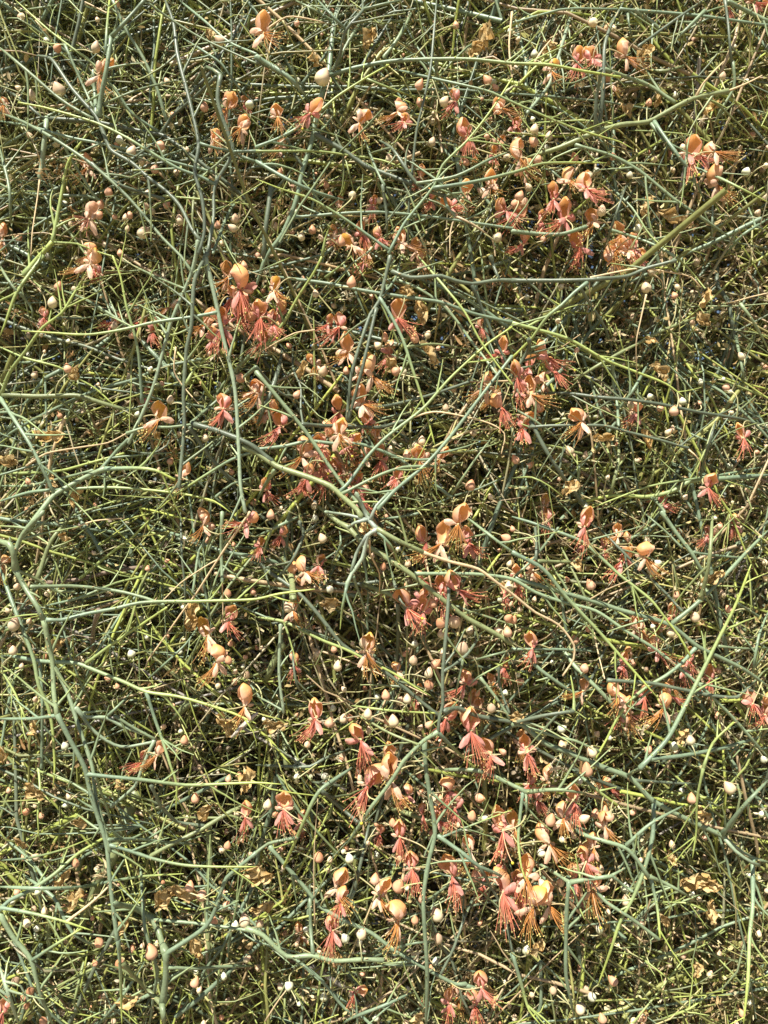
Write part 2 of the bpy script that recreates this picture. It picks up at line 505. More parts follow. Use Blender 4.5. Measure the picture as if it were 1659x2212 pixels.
# buds: x,y,width,tone  w=white-green c=cream o=peach
BUDS = {
'00':'300,265,45w 375,310,55o 620,310,60c 380,580,80c 250,567,40w 205,620,60c 1425,265,60c 1325,695,55o 775,905,55w 1040,940,60o 1050,985,40w 615,955,45c 850,985,60c 1005,1095,55o 705,1245,55o 650,1325,55o 950,1340,45c 985,1370,45c 1080,1330,40o 840,1395,45o 465,1450,45c 925,1510,70c 420,1315,35w 640,1395,55o 1145,1120,45c 960,1255,50c 1165,1430,55c 1410,1460,45o 1525,1420,55c 1510,1480,50c 780,1640,45o 1620,675,60w 195,880,40c 120,570,35c 745,1405,35o 825,1485,35c',
'10':'430,505,95c 270,520,45w 73,430,35o 145,425,30c 1060,550,60o 1500,520,55o 1540,530,40w 1140,920,55c 1065,665,55o 1220,660,60c 865,1030,50c 895,940,40w 1495,885,40o 1540,915,45o 1630,1015,55c 1360,1050,45o 455,1200,40o 260,1375,40w 535,1390,45w 625,1265,55c 365,1490,50o 295,1535,50c 230,1505,40o 420,1545,40c 550,1565,60o 925,660,50o 1455,1240,45c 1475,1245,45c 1510,1360,45w 1565,1540,60c 1645,200,40w 130,1470,40c 1130,770,30w 800,1300,40c',
'20':'525,145,60c 615,180,40o 145,350,50w 200,180,30w 25,450,45c 240,885,50c 145,840,55c 20,910,50w 15,950,45w 140,920,60o 220,955,40w 165,1035,60o 655,1015,45o 405,1020,55o 550,1110,55w 500,1140,55c 1330,1025,45o 1520,1110,60w 580,1370,60c 435,1375,35w 815,1480,55w 580,1250,55o 80,1320,60c 50,1270,60o 25,1320,60o 105,1215,50c 1520,525,35w 1445,300,25w 40,255,35c',
'01':'1580,60,50o 340,305,65c 380,195,55o 830,385,40c 745,455,50c 1140,305,45c 440,730,55o 840,785,45c 975,735,40w 1560,790,60o 1105,935,50c 890,1025,40w 1105,1330,45o 965,1305,30w 480,215,40c 225,770,45c 1620,220,50o 1045,635,40c 1090,640,40o 1355,640,40c 1330,1180,50c 1500,1400,40o',
'11':'620,170,65o 750,265,35o 790,580,50c 835,530,50o 435,750,60c 585,745,45o 265,900,50o 1030,535,60o 950,750,55c 905,745,60o 710,990,50c 1075,1200,55c 1030,1225,40c 980,1290,55o 1390,1485,70o 1320,1645,55o 60,325,45o 505,325,35c 560,345,35w 1410,1150,40c 1285,1310,30w 1400,935,30w 1520,1560,40c 1230,985,45c',
'21':'320,200,40c 905,100,55c 870,205,65c 895,910,45w 1105,940,50w 960,985,45o 1390,850,50o 375,1265,55c 115,1355,45o 20,1320,55o 1370,795,30w 1040,1125,40c 1270,840,40c 1410,1360,45w 95,265,40w 1490,650,50c 770,965,50c 775,1020,50c 70,785,45o 160,805,50o 1050,1005,60o',
'02':'90,730,80c 85,900,55c 850,915,55w 290,940,40o 1370,90,50o 1535,95,40w 50,640,35c 410,225,40w 420,1515,50w 1195,1480,50o 1640,515,45o 1475,525,50o 1165,905,35w 230,1215,40c 1525,1035,35c 1575,1000,30w 950,810,35w 760,1130,35o 1480,960,50o 1060,1390,40c',
'12':'430,170,60c 95,20,55o 480,500,55w 985,335,45c 825,355,45o 970,480,40o 755,285,35c 1165,985,60o 1120,1045,60c 1120,1115,65o 1210,920,45c 1340,885,80c 1030,850,50w 1020,960,60c 965,920,40o 700,850,65c 505,890,45o 400,920,45c 530,1000,60c 655,925,40o 785,1195,45w 500,1270,45w 475,1365,60o 565,1340,55c 610,1335,45o 350,1430,60o 725,1310,60c 890,1355,75c 850,1350,50o 1065,1400,40c 1120,1380,50o 1340,1160,45w 1435,1175,40o 1525,1270,60c 1360,1320,70o 1600,1555,45o 725,1590,50o 930,1225,50c 980,1215,55c 1290,710,85c 1195,720,65o 1200,790,50c 1145,590,60o 1640,480,60c 1640,690,60o 1630,780,60o 1385,770,50c 1575,770,50c 1580,565,40w 1650,600,40c 1615,1170,45w 205,620,60c 385,40,45w 1620,170,60o 840,1185,60o',
'22':'510,475,60o 1065,540,45o 945,330,50w 910,375,70c 495,760,40o 1185,680,65c 1405,630,45o 1365,535,45c 1215,465,40w 1345,90,45o 910,740,35w 325,1405,60w 325,1510,55c 550,1440,40c 630,1460,40w 885,1540,50o 1050,1515,60w 1155,1480,60c 260,975,30w 40,1055,35w 55,1100,45o 470,1010,60o 520,1560,60c 1030,780,60c 1510,830,40c 200,640,30w 145,570,35c 1630,1600,50w 410,830,50o 10,700,50o 860,770,35o 1335,1030,40o',
'03':'980,1195,85o 855,1175,45o 775,1270,65o 1020,1140,40c 1385,995,55o 1510,960,45c 1525,1015,50w 1585,995,75c 640,1130,60o 630,650,40c 490,615,50o 1475,500,50o 1230,770,60o 1310,825,70o 1265,200,55o 1265,1390,60o 395,1400,45c 340,910,40c 220,915,40c 195,1445,50o 175,1005,55c 240,1035,45w 1450,1350,45w 1270,1320,40w 100,1380,55c 575,1275,35w 175,1540,45o 245,800,45w 280,1640,50o 1600,1240,45c',
'13':'405,575,65o 480,595,40c 605,585,60w 445,50,50w 355,55,35w 270,55,35w 770,725,60o 925,765,80o 980,775,40w 1080,845,60o 1175,955,75c 1030,985,50o 1180,1105,65c 685,1075,70c 670,1130,50w 575,1100,60w 325,1045,40w 1165,1255,50w 210,1410,60w 440,1480,55w 775,1615,45w 25,1010,50c 1425,700,70o 1435,640,40c 1310,610,45c 1610,375,50c 1450,195,60o 1400,310,60o 1485,325,55w 1355,400,45w 1230,280,45c 1190,205,55o 1350,1480,35o 885,355,50o 950,385,50o 835,10,40c 690,1335,40o 75,240,60c 490,1090,45c',
'23':'1410,130,75c 1165,200,60o 325,460,45w 190,545,60w 140,480,40w 215,415,50o 250,340,70o 195,750,55c 315,740,55c 175,800,50o 570,655,55c 570,845,60w 735,865,55c 735,775,60w 805,1000,50w 565,1045,50w 465,1130,45o 645,1120,40o 95,1180,60w 45,1178,35w 515,1480,60w 440,1565,60c 265,1440,50c 465,330,60c 540,300,55o 630,315,60o 600,275,55o 590,370,60c 440,85,45w 485,10,80o 585,1625,55o 1540,1520,40w 1490,1590,45o 790,1645,50c 655,1380,60o 1020,1275,40c',
}
# dead leaves caught in the tangle: x,y,width
LEAVES = {
'03':'1335,290,120 1590,80,130 515,350,80 410,710,100 480,860,120 1080,820,160 1200,800,150 1280,1160,130 780,110,70 130,480,80 220,150,120 840,1510,130 780,1030,90',
'13':'40,680,180 40,900,120 520,1240,100 1490,1430,120 1050,1620,100',
'02':'1230,680,150 1460,1370,160 420,170,80 360,860,100 220,1390,100 20,1560,90',
'12':'690,90,110 480,590,110 120,1380,120 740,870,90',
'01':'340,1170,150 500,1560,120 1020,1180,80 50,1330,100 350,1460,80 490,760,90',
'11':'1150,620,120 300,740,100 1000,240,130 1060,370,130 880,690,90',
'21':'960,750,110 600,1180,110 870,1190,110 1250,270,100 1240,410,90 900,550,70 380,1500,100',
'20':'240,310,100 1040,1420,150 860,1320,100 740,710,90 1300,690,100 940,640,80 870,330,90',
'10':'380,390,90 740,240,110 1490,230,130 1430,320,100',
'22':'1300,420,120 430,340,80 1090,1450,90 30,1330,80',
'23':'1240,310,100 880,530,90 1180,720,150 1300,760,120 1280,930,110 980,970,90 1030,580,80 150,1160,110 1200,1310,80',
'00':'1360,220,70',
}
rng = np.random.default_rng(7)
random.seed(7)

# ------------------------------------------------------------------ geometry helpers
def at(px, py, d):
    """photograph pixel (3072 x 4096) at depth d behind the front of the shrub -> world point"""
    px, py, d = np.asarray(px, float), np.asarray(py, float), np.asarray(d, float)
    s = (CAM_D + d) / CAM_D * VIEW_W
    return np.stack([(px / 3072 - 0.5) * s, d + 0 * s, CAM[2] + (2048 - py) / 3072 * s], -1)

def px_size(n, d):
    return n / 3072 * VIEW_W * (CAM_D + d) / CAM_D

def mesh_from(name, verts, quads, cols=None, tris=None, mat=None, smooth=True):
    me = bpy.data.meshes.new(name)
    verts = np.asarray(verts, np.float32)
    quads = np.zeros((0, 4), np.int32) if quads is None else np.asarray(quads, np.int32)
    tris = np.zeros((0, 3), np.int32) if tris is None else np.asarray(tris, np.int32)
    me.vertices.add(len(verts)); me.vertices.foreach_set('co', verts.ravel())
    nl = quads.size + tris.size
    me.loops.add(nl)
    me.loops.foreach_set('vertex_index', np.concatenate([quads.ravel(), tris.ravel()]))
    npoly = len(quads) + len(tris)
    me.polygons.add(npoly)
    starts = np.concatenate([np.arange(len(quads)) * 4, quads.size + np.arange(len(tris)) * 3])
    me.polygons.foreach_set('loop_start', starts.astype(np.int32))
    me.update(calc_edges=True)
    if smooth:
        me.polygons.foreach_set('use_smooth', np.ones(npoly, bool))
    if cols is not None:
        at_ = me.attributes.new('tone', 'FLOAT_COLOR', 'POINT')
        c = np.ones((len(verts), 4), np.float32); c[:, :3] = cols
        at_.data.foreach_set('color', c.ravel())
    if mat is not None:
        me.materials.append(mat)
    me.validate()
    return me

def tubes(P, R, K, C):
    """P (N,n,3) paths, R (N,n) radii, C (N,n,3) colours -> verts, quads, cols"""
    N, n, _ = P.shape
    T = np.gradient(P, axis=1)
    T /= np.linalg.norm(T, axis=2, keepdims=True) + 1e-12
    mean = T.mean(1)
    ref = np.where(np.abs(mean[:, 1:2]) < 0.8, np.array([[0, 1.0, 0]]), np.array([[1.0, 0, 0]]))
    ref = np.repeat(ref[:, None], n, 1)
    A = np.cross(T, ref); A /= np.linalg.norm(A, axis=2, keepdims=True) + 1e-12
    B = np.cross(T, A)
    th = np.arange(K) / K * 2 * np.pi
    V = P[:, :, None] + R[:, :, None, None] * (A[:, :, None] * np.cos(th)[None, None, :, None] + B[:, :, None] * np.sin(th)[None, None, :, None])
    i = np.arange(N)[:, None, None] * n * K; j = np.arange(n - 1)[None, :, None] * K; k = np.arange(K)[None, None, :]
    k2 = (k + 1) % K
    q = np.stack([i + j + k, i + j + k2, i + j + K + k2, i + j + K + k], -1).reshape(-1, 4)
    Cc = np.repeat(C[:, :, None], K, 2).reshape(-1, 3)
    return V.reshape(-1, 3), q, Cc

class Bag:
    def __init__(s): s.v, s.q, s.t, s.c, s.n = [], [], [], [], 0
    def add(s, v, q=None, c=None, t=None):
        s.v.append(v); s.c.append(c)
        if q is not None and len(q): s.q.append(q + s.n)
        if t is not None and len(t): s.t.append(t + s.n)
        s.n += len(v)
    def mesh(s, name, mat, smooth=True):
        return mesh_from(name, np.concatenate(s.v), np.concatenate(s.q) if s.q else None, np.concatenate(s.c),
                         np.concatenate(s.t) if s.t else None, mat, smooth)

def spikes(O, D, L, R, C):
    """small three-sided thorns / leaf points: base O (N,3), direction D, length L, base radius R, colour C"""
    N = len(O)
    D = D / (np.linalg.norm(D, axis=1, keepdims=True) + 1e-9)
    ref = np.where(np.abs(D[:, 1:2]) < 0.8, [[0, 1.0, 0]], [[1.0, 0, 0]])
    A = np.cross(D, ref); A /= np.linalg.norm(A, axis=1, keepdims=True) + 1e-9
    B = np.cross(D, A)
    vs = [O + R[:, None] * (A * math.cos(t) + B * math.sin(t)) for t in (0, 2.094, 4.189)] + [O + D * L[:, None]]
    V = np.stack(vs, 1).reshape(-1, 3)
    b = np.arange(N)[:, None] * 4
    t = np.concatenate([b + [0, 1, 3], b + [1, 2, 3], b + [2, 0, 3]], 0)
    return V, t, np.repeat(C, 4, 0)

def link(name, me, parent=None, loc=None, mw=None):
    o = bpy.data.objects.new(name, me)
    COL.objects.link(o)
    if parent is not None: o.parent = parent
    if loc is not None: o.location = loc
    return o

# ------------------------------------------------------------------ materials
def make_mat(name, rough=0.5, translucent=0.0, spec=0.4, mottling=0.25, scale=350.0, bump=0.0, sheen=0.0):
    m = bpy.data.materials.new(name); m.use_nodes = True
    t = m.node_tree; N = t.nodes; L = t.links
    b = N['Principled BSDF']
    at_ = N.new('ShaderNodeAttribute'); at_.attribute_name = 'tone'
    tc = N.new('ShaderNodeTexCoord')
    no = N.new('ShaderNodeTexNoise'); no.inputs['Scale'].default_value = scale; no.inputs['Detail'].default_value = 3
    L.new(tc.outputs['Object'], no.inputs['Vector'])
    no2 = N.new('ShaderNodeTexNoise'); no2.inputs['Scale'].default_value = scale * 0.12; no2.inputs['Detail'].default_value = 2
    L.new(tc.outputs['Object'], no2.inputs['Vector'])
    ad = N.new('ShaderNodeMath'); ad.operation = 'ADD'
    L.new(no.outputs[0], ad.inputs[0]); L.new(no2.outputs[0], ad.inputs[1])
    mr = N.new('ShaderNodeMapRange'); mr.inputs['From Min'].default_value = 0.6; mr.inputs['From Max'].default_value = 1.4
    mr.inputs['To Min'].default_value = 1 - mottling; mr.inputs['To Max'].default_value = 1 + mottling
    L.new(ad.outputs[0], mr.inputs['Value'])
    oi = N.new('ShaderNodeObjectInfo')
    mr2 = N.new('ShaderNodeMapRange'); mr2.inputs['To Min'].default_value = 0.88; mr2.inputs['To Max'].default_value = 1.1
    L.new(oi.outputs['Random'], mr2.inputs['Value'])
    mm = N.new('ShaderNodeMath'); mm.operation = 'MULTIPLY'
    L.new(mr.outputs[0], mm.inputs[0]); L.new(mr2.outputs[0], mm.inputs[1])
    vm = N.new('ShaderNodeVectorMath'); vm.operation = 'SCALE'
    L.new(at_.outputs['Color'], vm.inputs[0]); L.new(mm.outputs[0], vm.inputs['Scale'])
    L.new(vm.outputs[0], b.inputs['Base Color'])
    b.inputs['Roughness'].default_value = rough
    b.inputs['Specular IOR Level'].default_value = spec
    if bump:
        bp = N.new('ShaderNodeBump'); bp.inputs['Strength'].default_value = bump; bp.inputs['Distance'].default_value = 0.0004
        L.new(no.outputs[0], bp.inputs['Height']); L.new(bp.outputs[0], b.inputs['Normal'])
    if translucent:
        tr = N.new('ShaderNodeBsdfTranslucent'); L.new(vm.outputs[0], tr.inputs['Color'])
        mx = N.new('ShaderNodeMixShader'); mx.inputs[0].default_value = translucent
        L.new(b.outputs[0], mx.inputs[1]); L.new(tr.outputs[0], mx.inputs[2])
        L.new(mx.outputs[0], N['Material Output'].inputs['Surface'])
    return m

M_STEM = make_mat('waxy_green_stem', 0.42, 0, 0.40, 0.30, 480, 0.4)
M_DRY = make_mat('dry_straw', 0.75, 0, 0.2, 0.3, 500, 0.5)
M_PETAL = make_mat('petal', 0.45, 0.40, 0.35, 0.2, 300, 0.45)
M_BUD = make_mat('bud_skin', 0.5, 0.12, 0.35, 0.12, 300, 0.2)
M_FIL = make_mat('stamen_filament', 0.5, 0.2, 0.3, 0.1, 300)
M_LEAF = make_mat('withered_leaf', 0.7, 0.3, 0.25, 0.35, 220, 0.8)
M_BARK = make_mat('old_bark', 0.85, 0, 0.2, 0.4, 500, 0.9)

G = np.array([0.160, 0.222, 0.142]); G2 = np.array([0.195, 0.245, 0.128]); DK = np.array([0.105, 0.130, 0.084])
Y = np.array([0.34, 0.40, 0.095]); OL = np.array([0.215, 0.225, 0.070]); PALE = np.array([0.23, 0.29, 0.185])
TAN = np.array([0.56, 0.43, 0.25]); BR = np.array([0.20, 0.15, 0.11]); GREY = np.array([0.42, 0.38, 0.32])

# ------------------------------------------------------------------ ground behind and below
def ground():
    n = 90; xs = np.sign(np.linspace(-1, 1, n)) * np.abs(np.linspace(-1, 1, n)) ** 3 * 150
    X, Yy = np.meshgrid(xs, xs)
    Z = 0.03 * np.sin(X * 1.7) * np.cos(Yy * 1.3) + 0.02 * np.sin(X * 4.1 + Yy * 3.3)
    V = np.stack([X, Yy, Z], -1).reshape(-1, 3)
    i, j = np.meshgrid(np.arange(n - 1), np.arange(n - 1), indexing='ij')
    q = np.stack([i * n + j, i * n + j + 1, (i + 1) * n + j + 1, (i + 1) * n + j], -1).reshape(-1, 4)
    c = np.tile([0.20, 0.155, 0.10], (len(V), 1))
    m = make_mat('sandy_soil', 0.95, 0, 0.1, 0.35, 6, 0)
    o = link('ground', mesh_from('ground', V, q, c, mat=m)); o['kind'] = 'structure'
ground()

# ------------------------------------------------------------------ the shrub
shrub = bpy.data.objects.new('flowering_shrub', None); COL.objects.link(shrub)
shrub.location = (0, 0.3, 0)
shrub['label'] = 'dense leafless shrub of tangled grey-green stems with apricot and pink flowers, filling the view'
shrub['category'] = 'shrub'
OFF = np.array([0, 0.3, 0])            # parts are placed relative to the shrub's base

T0 = 1024 / 1659.0
LAYER = {'a': (-0.008, 0.03), 'b': (0.018, 0.03), 'c': (0.06, 0.03), 'f': (-0.035, 0.004)}
stems = []                             # dicts with world path
ends_px = []                           # (px, py, depth) samples for junctions

def spline(p, step=14.0):
    """points (n,2) -> slightly smoothed dense polyline"""
    p = np.asarray(p, float)
    if len(p) == 2: 
        mid = (p[0] + p[1]) / 2 + rng.normal(0, 1, 2) * np.linalg.norm(p[1] - p[0]) * 0.02
        p = np.array([p[0], mid, p[1]])
    q = np.vstack([2 * p[0] - p[1], p, 2 * p[-1] - p[-2]])
    out = []
    for i in range(1, len(q) - 2):
        L = np.linalg.norm(q[i + 1] - q[i]); m = max(2, int(L / (step * 1.9)))
        t = np.linspace(0, 1, m, endpoint=False)[:, None]
        a_, b_, c_, d_ = q[i - 1], q[i], q[i + 1], q[i + 2]
        la = min(1.0, L / (np.linalg.norm(b_ - a_) + 1e-6)); lb = min(1.0, L / (np.linalg.norm(d_ - c_) + 1e-6))
        m0 = (c_ - a_) * 0.47 * la; m1 = (d_ - b_) * 0.47 * lb
        out.append((2*t**3-3*t**2+1) * b_ + (t**3-2*t**2+t) * m0 + (-2*t**3+3*t**2) * c_ + (t**3-t**2) * m1)
    out.append(p[-1:])
    return np.vstack(out)

raw = []
for key, block in STEMS.items():
    cx, cy = int(key[0]), int(key[1])
    for line in block.strip().splitlines():
        f = line.split()
        tone, lay, w = f[0][-2], f[0][-1], float(f[0][:-2])
        pts = np.array([[float(v) for v in s.split(',')] for s in f[1:]])
        sp = spline((pts + [cx * 1659, cy * 1659]) * T0, 14)
        length = np.linalg.norm(np.diff(sp, axis=0), axis=1).sum()
        raw.append((sp, tone, lay, w, length))
# parents before their side branches, so that each fork joins on to the thicker stem
raw.sort(key=lambda r: -(r[3] * min(r[4], 900) ** 0.5 + (1000 if r[2] == 'f' else 0)))
allpx = [r[0] for r in raw]
for idx, (sp, tone, lay, w, length) in enumerate(raw):
    n = len(sp); d0, dv = LAYER[lay]
    base = d0 + rng.uniform(-0.5, 0.5) * dv
    slope = rng.uniform(-0.12, 0.12) * length / 3072 * VIEW_W * (0.2 if lay == 'f' else 1)
    t = np.linspace(0, 1, n)
    dep = base + slope * (t - 0.5) + 0.004 * np.sin(t * rng.uniform(3, 7) + rng.uniform(0, 6))
    joined = [False, False]
    others = np.concatenate([p for k_, p in enumerate(allpx) if k_ != idx])
    E = np.concatenate(ends_px) if ends_px else None
    for e_, (end, wt) in enumerate(((0, (1 - t) ** 2), (n - 1, t ** 2))):
        tol = 16 + w * 0.3
        if E is not None:
            dd = np.hypot(E[:, 0] - sp[end, 0], E[:, 1] - sp[end, 1]); k = int(dd.argmin())
            if dd[k] < tol:
                dep = dep + (E[k, 2] - dep[end]) * wt; joined[e_] = True
        if not joined[e_] and np.hypot(others[:, 0] - sp[end, 0], others[:, 1] - sp[end, 1]).min() < tol: joined[e_] = True
    for e_, far in ((0, (1 - t) ** 5), (1, t ** 5)):           # loose ends turn back into the tangle
        if not joined[e_] and tone not in 'tTw' and not (tone in 'xy' and e_ == 1): dep = dep + 0.035 * far
    ends_px.append(np.column_stack([sp, dep]))
    stems.append(dict(px=sp, dep=dep, w=w * T0, tone=tone, lay=lay, length=length, joined=joined))

def curve(O, D, L, n, bend):
    N = len(O); t = np.linspace(0, 1, n)[None, :, None]
    b = rng.normal(0, 1, (N, 1, 3)) * bend
    zig = rng.normal(0, 1, (N, n, 3)) * 0.010 * (0.5 if n > 3 else 0)
    return O[:, None] + L[:, None, None] * (D[:, None] * t + b * t ** 2 + zig * (t > 0))

def stem_colour(tone, n):
    t = np.linspace(0, 1, n)[:, None]
    j = 1 + rng.uniform(-0.12, 0.12)
    if tone == 'g': c = G + (G2 - G) * rng.uniform(0, 1) + 0 * t
    elif tone == 'd': c = DK + 0 * t  # shaded stems: their shade is painted in as a darker green
    elif tone == 'x': c = G + (Y - G) * np.clip(t * 1.25 - 0.15, 0, 1) ** 1.3
    elif tone == 'y': c = (Y * 0.5 + G * 0.5) + (Y - G) * 0.4 * t
    elif tone == 'o': c = OL * 0.6 + G * 0.4 + 0 * t
    elif tone == 'p': c = PALE + 0 * t
    elif tone == 'k': c = np.array([0.31, 0.36, 0.29]) * (1 - t) + PALE * t
    elif tone in 'tT': c = TAN + 0 * t
    elif tone == 'b': c = BR + 0 * t
    else: c = GREY + 0 * t
    return c * j

def stem_mesh(s, name, offset, K=9):
    n = len(s['px']); P = at(s['px'][:, 0], s['px'][:, 1], s['dep'])
    w = px_size(s['w'], s['dep']) * 0.5 * 0.87
    t = np.linspace(0, 1, n)
    taper = {'x': 1.06 - 0.5 * t ** 1.5, 'y': 1.05 - 0.4 * t, 't': 1 - 0.5 * t, 'T': 1 - 0.45 * t}.get(s['tone'], 1.04 - 0.16 * t)
    lump = 1 + 0.035 * np.sin(np.arange(n) * 1.9 + rng.uniform(0, 6)) + rng.normal(0, 0.02, n)
    for e_, tt in ((0, t), (1, 1 - t)):
        if s['joined'][e_]: taper = taper * (1 + 0.28 * np.exp(-tt * s['length'] / 14))
        elif s['tone'] not in 'T': taper = taper * (1 - 0.6 * np.exp(-tt * s['length'] / 45))
    nodes = np.maximum(0, np.sin(np.arange(n) * 0.9 + rng.uniform(0, 6))) ** 12
    R = w * taper * (lump + 0.10 * nodes)
    c = stem_colour(s['tone'], n)
    Pe = np.vstack([P[0], P, P[-1] + (P[-1] - P[-2]) / (np.linalg.norm(P[-1] - P[-2]) + 1e-9) * R[-1] * 0.8])
    Re = np.concatenate([[R[0] * 0.2], R, [R[-1] * 0.15]])
    Pe[0] = P[0] - (P[1] - P[0]) / (np.linalg.norm(P[1] - P[0]) + 1e-9) * R[0] * 0.5
    ce = np.vstack([c[:1], c, c[-1:]])
    # young tips run to yellow, dry tips to straw
    bag = Bag()
    v, q, cc = tubes(Pe[None] - offset, Re[None], K, ce[None])
    bag.add(v, q, cc)
    s['P'], s['R'] = P, R
    # buds of side shoots and paired thorns at the nodes
    if s['tone'] not in 'tTbw' and n > 4:
        L = np.linalg.norm(np.diff(P, axis=0), axis=1).sum()
        m = int(L / 0.013)
        if m:
            tt = np.sort(rng.uniform(0.03, 0.98, m)) * (n - 1); i0 = tt.astype(int); fr = (tt - i0)[:, None]
            i1 = np.minimum(i0 + 1, n - 1)
            O = P[i0] * (1 - fr) + P[i1] * fr; D = P[i1] - P[np.maximum(i0 - 1, 0)]
            D /= np.linalg.norm(D, axis=1, keepdims=True) + 1e-9
            side = rng.normal(0, 1, (m, 3)); side -= D * (side * D).sum(1, keepdims=True)
            side /= np.linalg.norm(side, axis=1, keepdims=True) + 1e-9
            r = R[i0]
            Ls = rng.uniform(0.0012, 0.0034, m)
            young = s['tone'] in 'xy'
            cs = (np.array([0.36, 0.42, 0.10]) if young else np.array([0.30, 0.33, 0.13])) * rng.uniform(0.7, 1.2, (m, 1))
            thorn = rng.uniform(0, 1, m) < (0.12 if young else 0.3)
            cs[thorn] = np.array([0.52, 0.40, 0.20]); Ls[thorn] *= 1.7
            v, t_, c_ = spikes(O + side * r[:, None] * 0.7 - offset, side + D * rng.uniform(0.3, 1.2, (m, 1)), Ls + r * 0.3, np.clip(r * 0.4, 0.0003, 0.0008), cs)
            bag.add(v, None, c_, t_)
            v, t_, c_ = spikes(O[thorn] - side[thorn] * r[thorn, None] * 0.7 - offset, -side[thorn] + D[thorn] * 0.5, Ls[thorn], np.clip(r[thorn] * 0.35, 0.0003, 0.0006), cs[thorn])
            if thorn.any(): bag.add(v, None, c_, t_)
    # side shoots forking off at the nodes and thinning to fine tips
    if s['tone'] in 'gxdoyp' and s['length'] > 150:
        L = np.linalg.norm(np.diff(P, axis=0), axis=1).sum(); m = rng.poisson(L / 0.05)
        if m:
            i0 = rng.integers(1, n - 1, m); T = P[i0 + 1] - P[i0 - 1]; T /= np.linalg.norm(T, axis=1, keepdims=True)
            T = T * np.where(s['tone'] in 'xy', 1, np.sign(rng.normal(0, 1, (m, 1))))
            pr = np.cross(T, np.array([0, 1.0, 0])) * np.sign(rng.normal(0, 1, (m, 1))) + np.array([0, 0.35, 0]) * rng.uniform(-0.4, 1.4, (m, 1))
            ang = rng.uniform(0.45, 0.95, (m, 1)); D = T * np.cos(ang) + pr * np.sin(ang)
            Lk = rng.uniform(0.012, 0.06, m); Pk = curve(P[i0], D, Lk, 7, 0.10)
            Rk = np.minimum(R[i0] * 0.72, 0.0013)[:, None] * np.linspace(1.15, 0.35, 7)[None]
            tk = np.linspace(0, 1, 7)[None, :, None]; fr = rng.uniform(0.1, 0.8, (m, 1, 1))
            ck = c[i0][:, None] * (1 - tk * fr) + Y * 0.9 * tk * fr
            v, q, cc = tubes(Pk - offset, Rk, 5, ck); bag.add(v, q, cc)
    return bag

NAMES = {'g': 'branch', 'd': 'branch', 'p': 'branch', 'k': 'branch', 'x': 'shoot', 'y': 'shoot', 'o': 'old_stem', 't': 'dry_tip', 'b': 'woody_stem', 'w': 'dead_branch'}
live = [s for s in stems if s['tone'] != 'T']
order = sorted(range(len(live)), key=lambda i: -live[i]['length'] * live[i]['w'] * (0.5 if live[i]['lay'] == 'c' else 1))
chosen = set(order[:296])
rest = Bag()
for i, s in enumerate(live):
    mat = M_BARK if s['tone'] in 'bw' else (M_DRY if s['tone'] == 't' else M_STEM)
    if i in chosen:
        c0 = at(s['px'][0, 0], s['px'][0, 1], s['dep'][0])
        bag = stem_mesh(s, 'branch', c0)
        o = link(NAMES[s['tone']], bag.mesh(NAMES[s['tone']], mat), shrub, tuple(c0 - OFF))
        if s['tone'] == 'b': o['label'] = 'old brown woody stem deep among the green ones'
        if s['tone'] == 'w': o['label'] = 'broken grey dead branch end'
        if s['tone'] == 't': o['label'] = 'dried straw-coloured branch tip'
    else:
        b = stem_mesh(s, 'x', OFF)
        for v, c in zip(b.v, b.c): pass
        base = rest.n
        rest.v += b.v; rest.c += b.c
        rest.q += [q + base for q in b.q]; rest.t += [t + base for t in b.t]
        rest.n += b.n

# ---- the tangle behind: sprays of stems with side twigs
def rnd_dir(n, flat=0.35):
    th = rng.uniform(0, 2 * np.pi, n)
    d = np.stack([np.cos(th), rng.normal(0, flat, n), np.sin(th)], 1)
    return d / np.linalg.norm(d, axis=1, keepdims=True)

def tone_mix(O, u, young=0.25):
    """stem colours by place: fresher green upper left, straw and olive to the right and low"""
    N = len(O); r = rng.uniform(0, 1, N)
    right = np.clip((O[:, 0] + 0.35) / 0.9, 0, 1)
    deep = np.clip((O[:, 1] - 0.03) / 0.18, 0, 1)
    low = np.clip((CAM[2] - 0.05 - O[:, 2]) / 0.4, 0, 1)
    pg = 0.58 - 0.34 * deep - 0.12 * right - 0.06 * low; pd = pg + 0.08; po = pd + 0.14 + 0.30 * deep
    c = np.where((r < pg)[:, None], G, np.where((r < pd)[:, None], DK * 1.1, np.where((r < po)[:, None], OL, Y * 0.85)))
    dry = rng.uniform(0, 1, N) < (0.07 + 0.16 * right + 0.20 * deep + 0.06 * low)
    c = np.where(dry[:, None], TAN * 0.8, c)
    c = c * rng.uniform(0.72, 1.3, (N, 1)) * (1 + np.array([0.07, 0.0, -0.08]) * (0.3 + deep[:, None]))
    return c

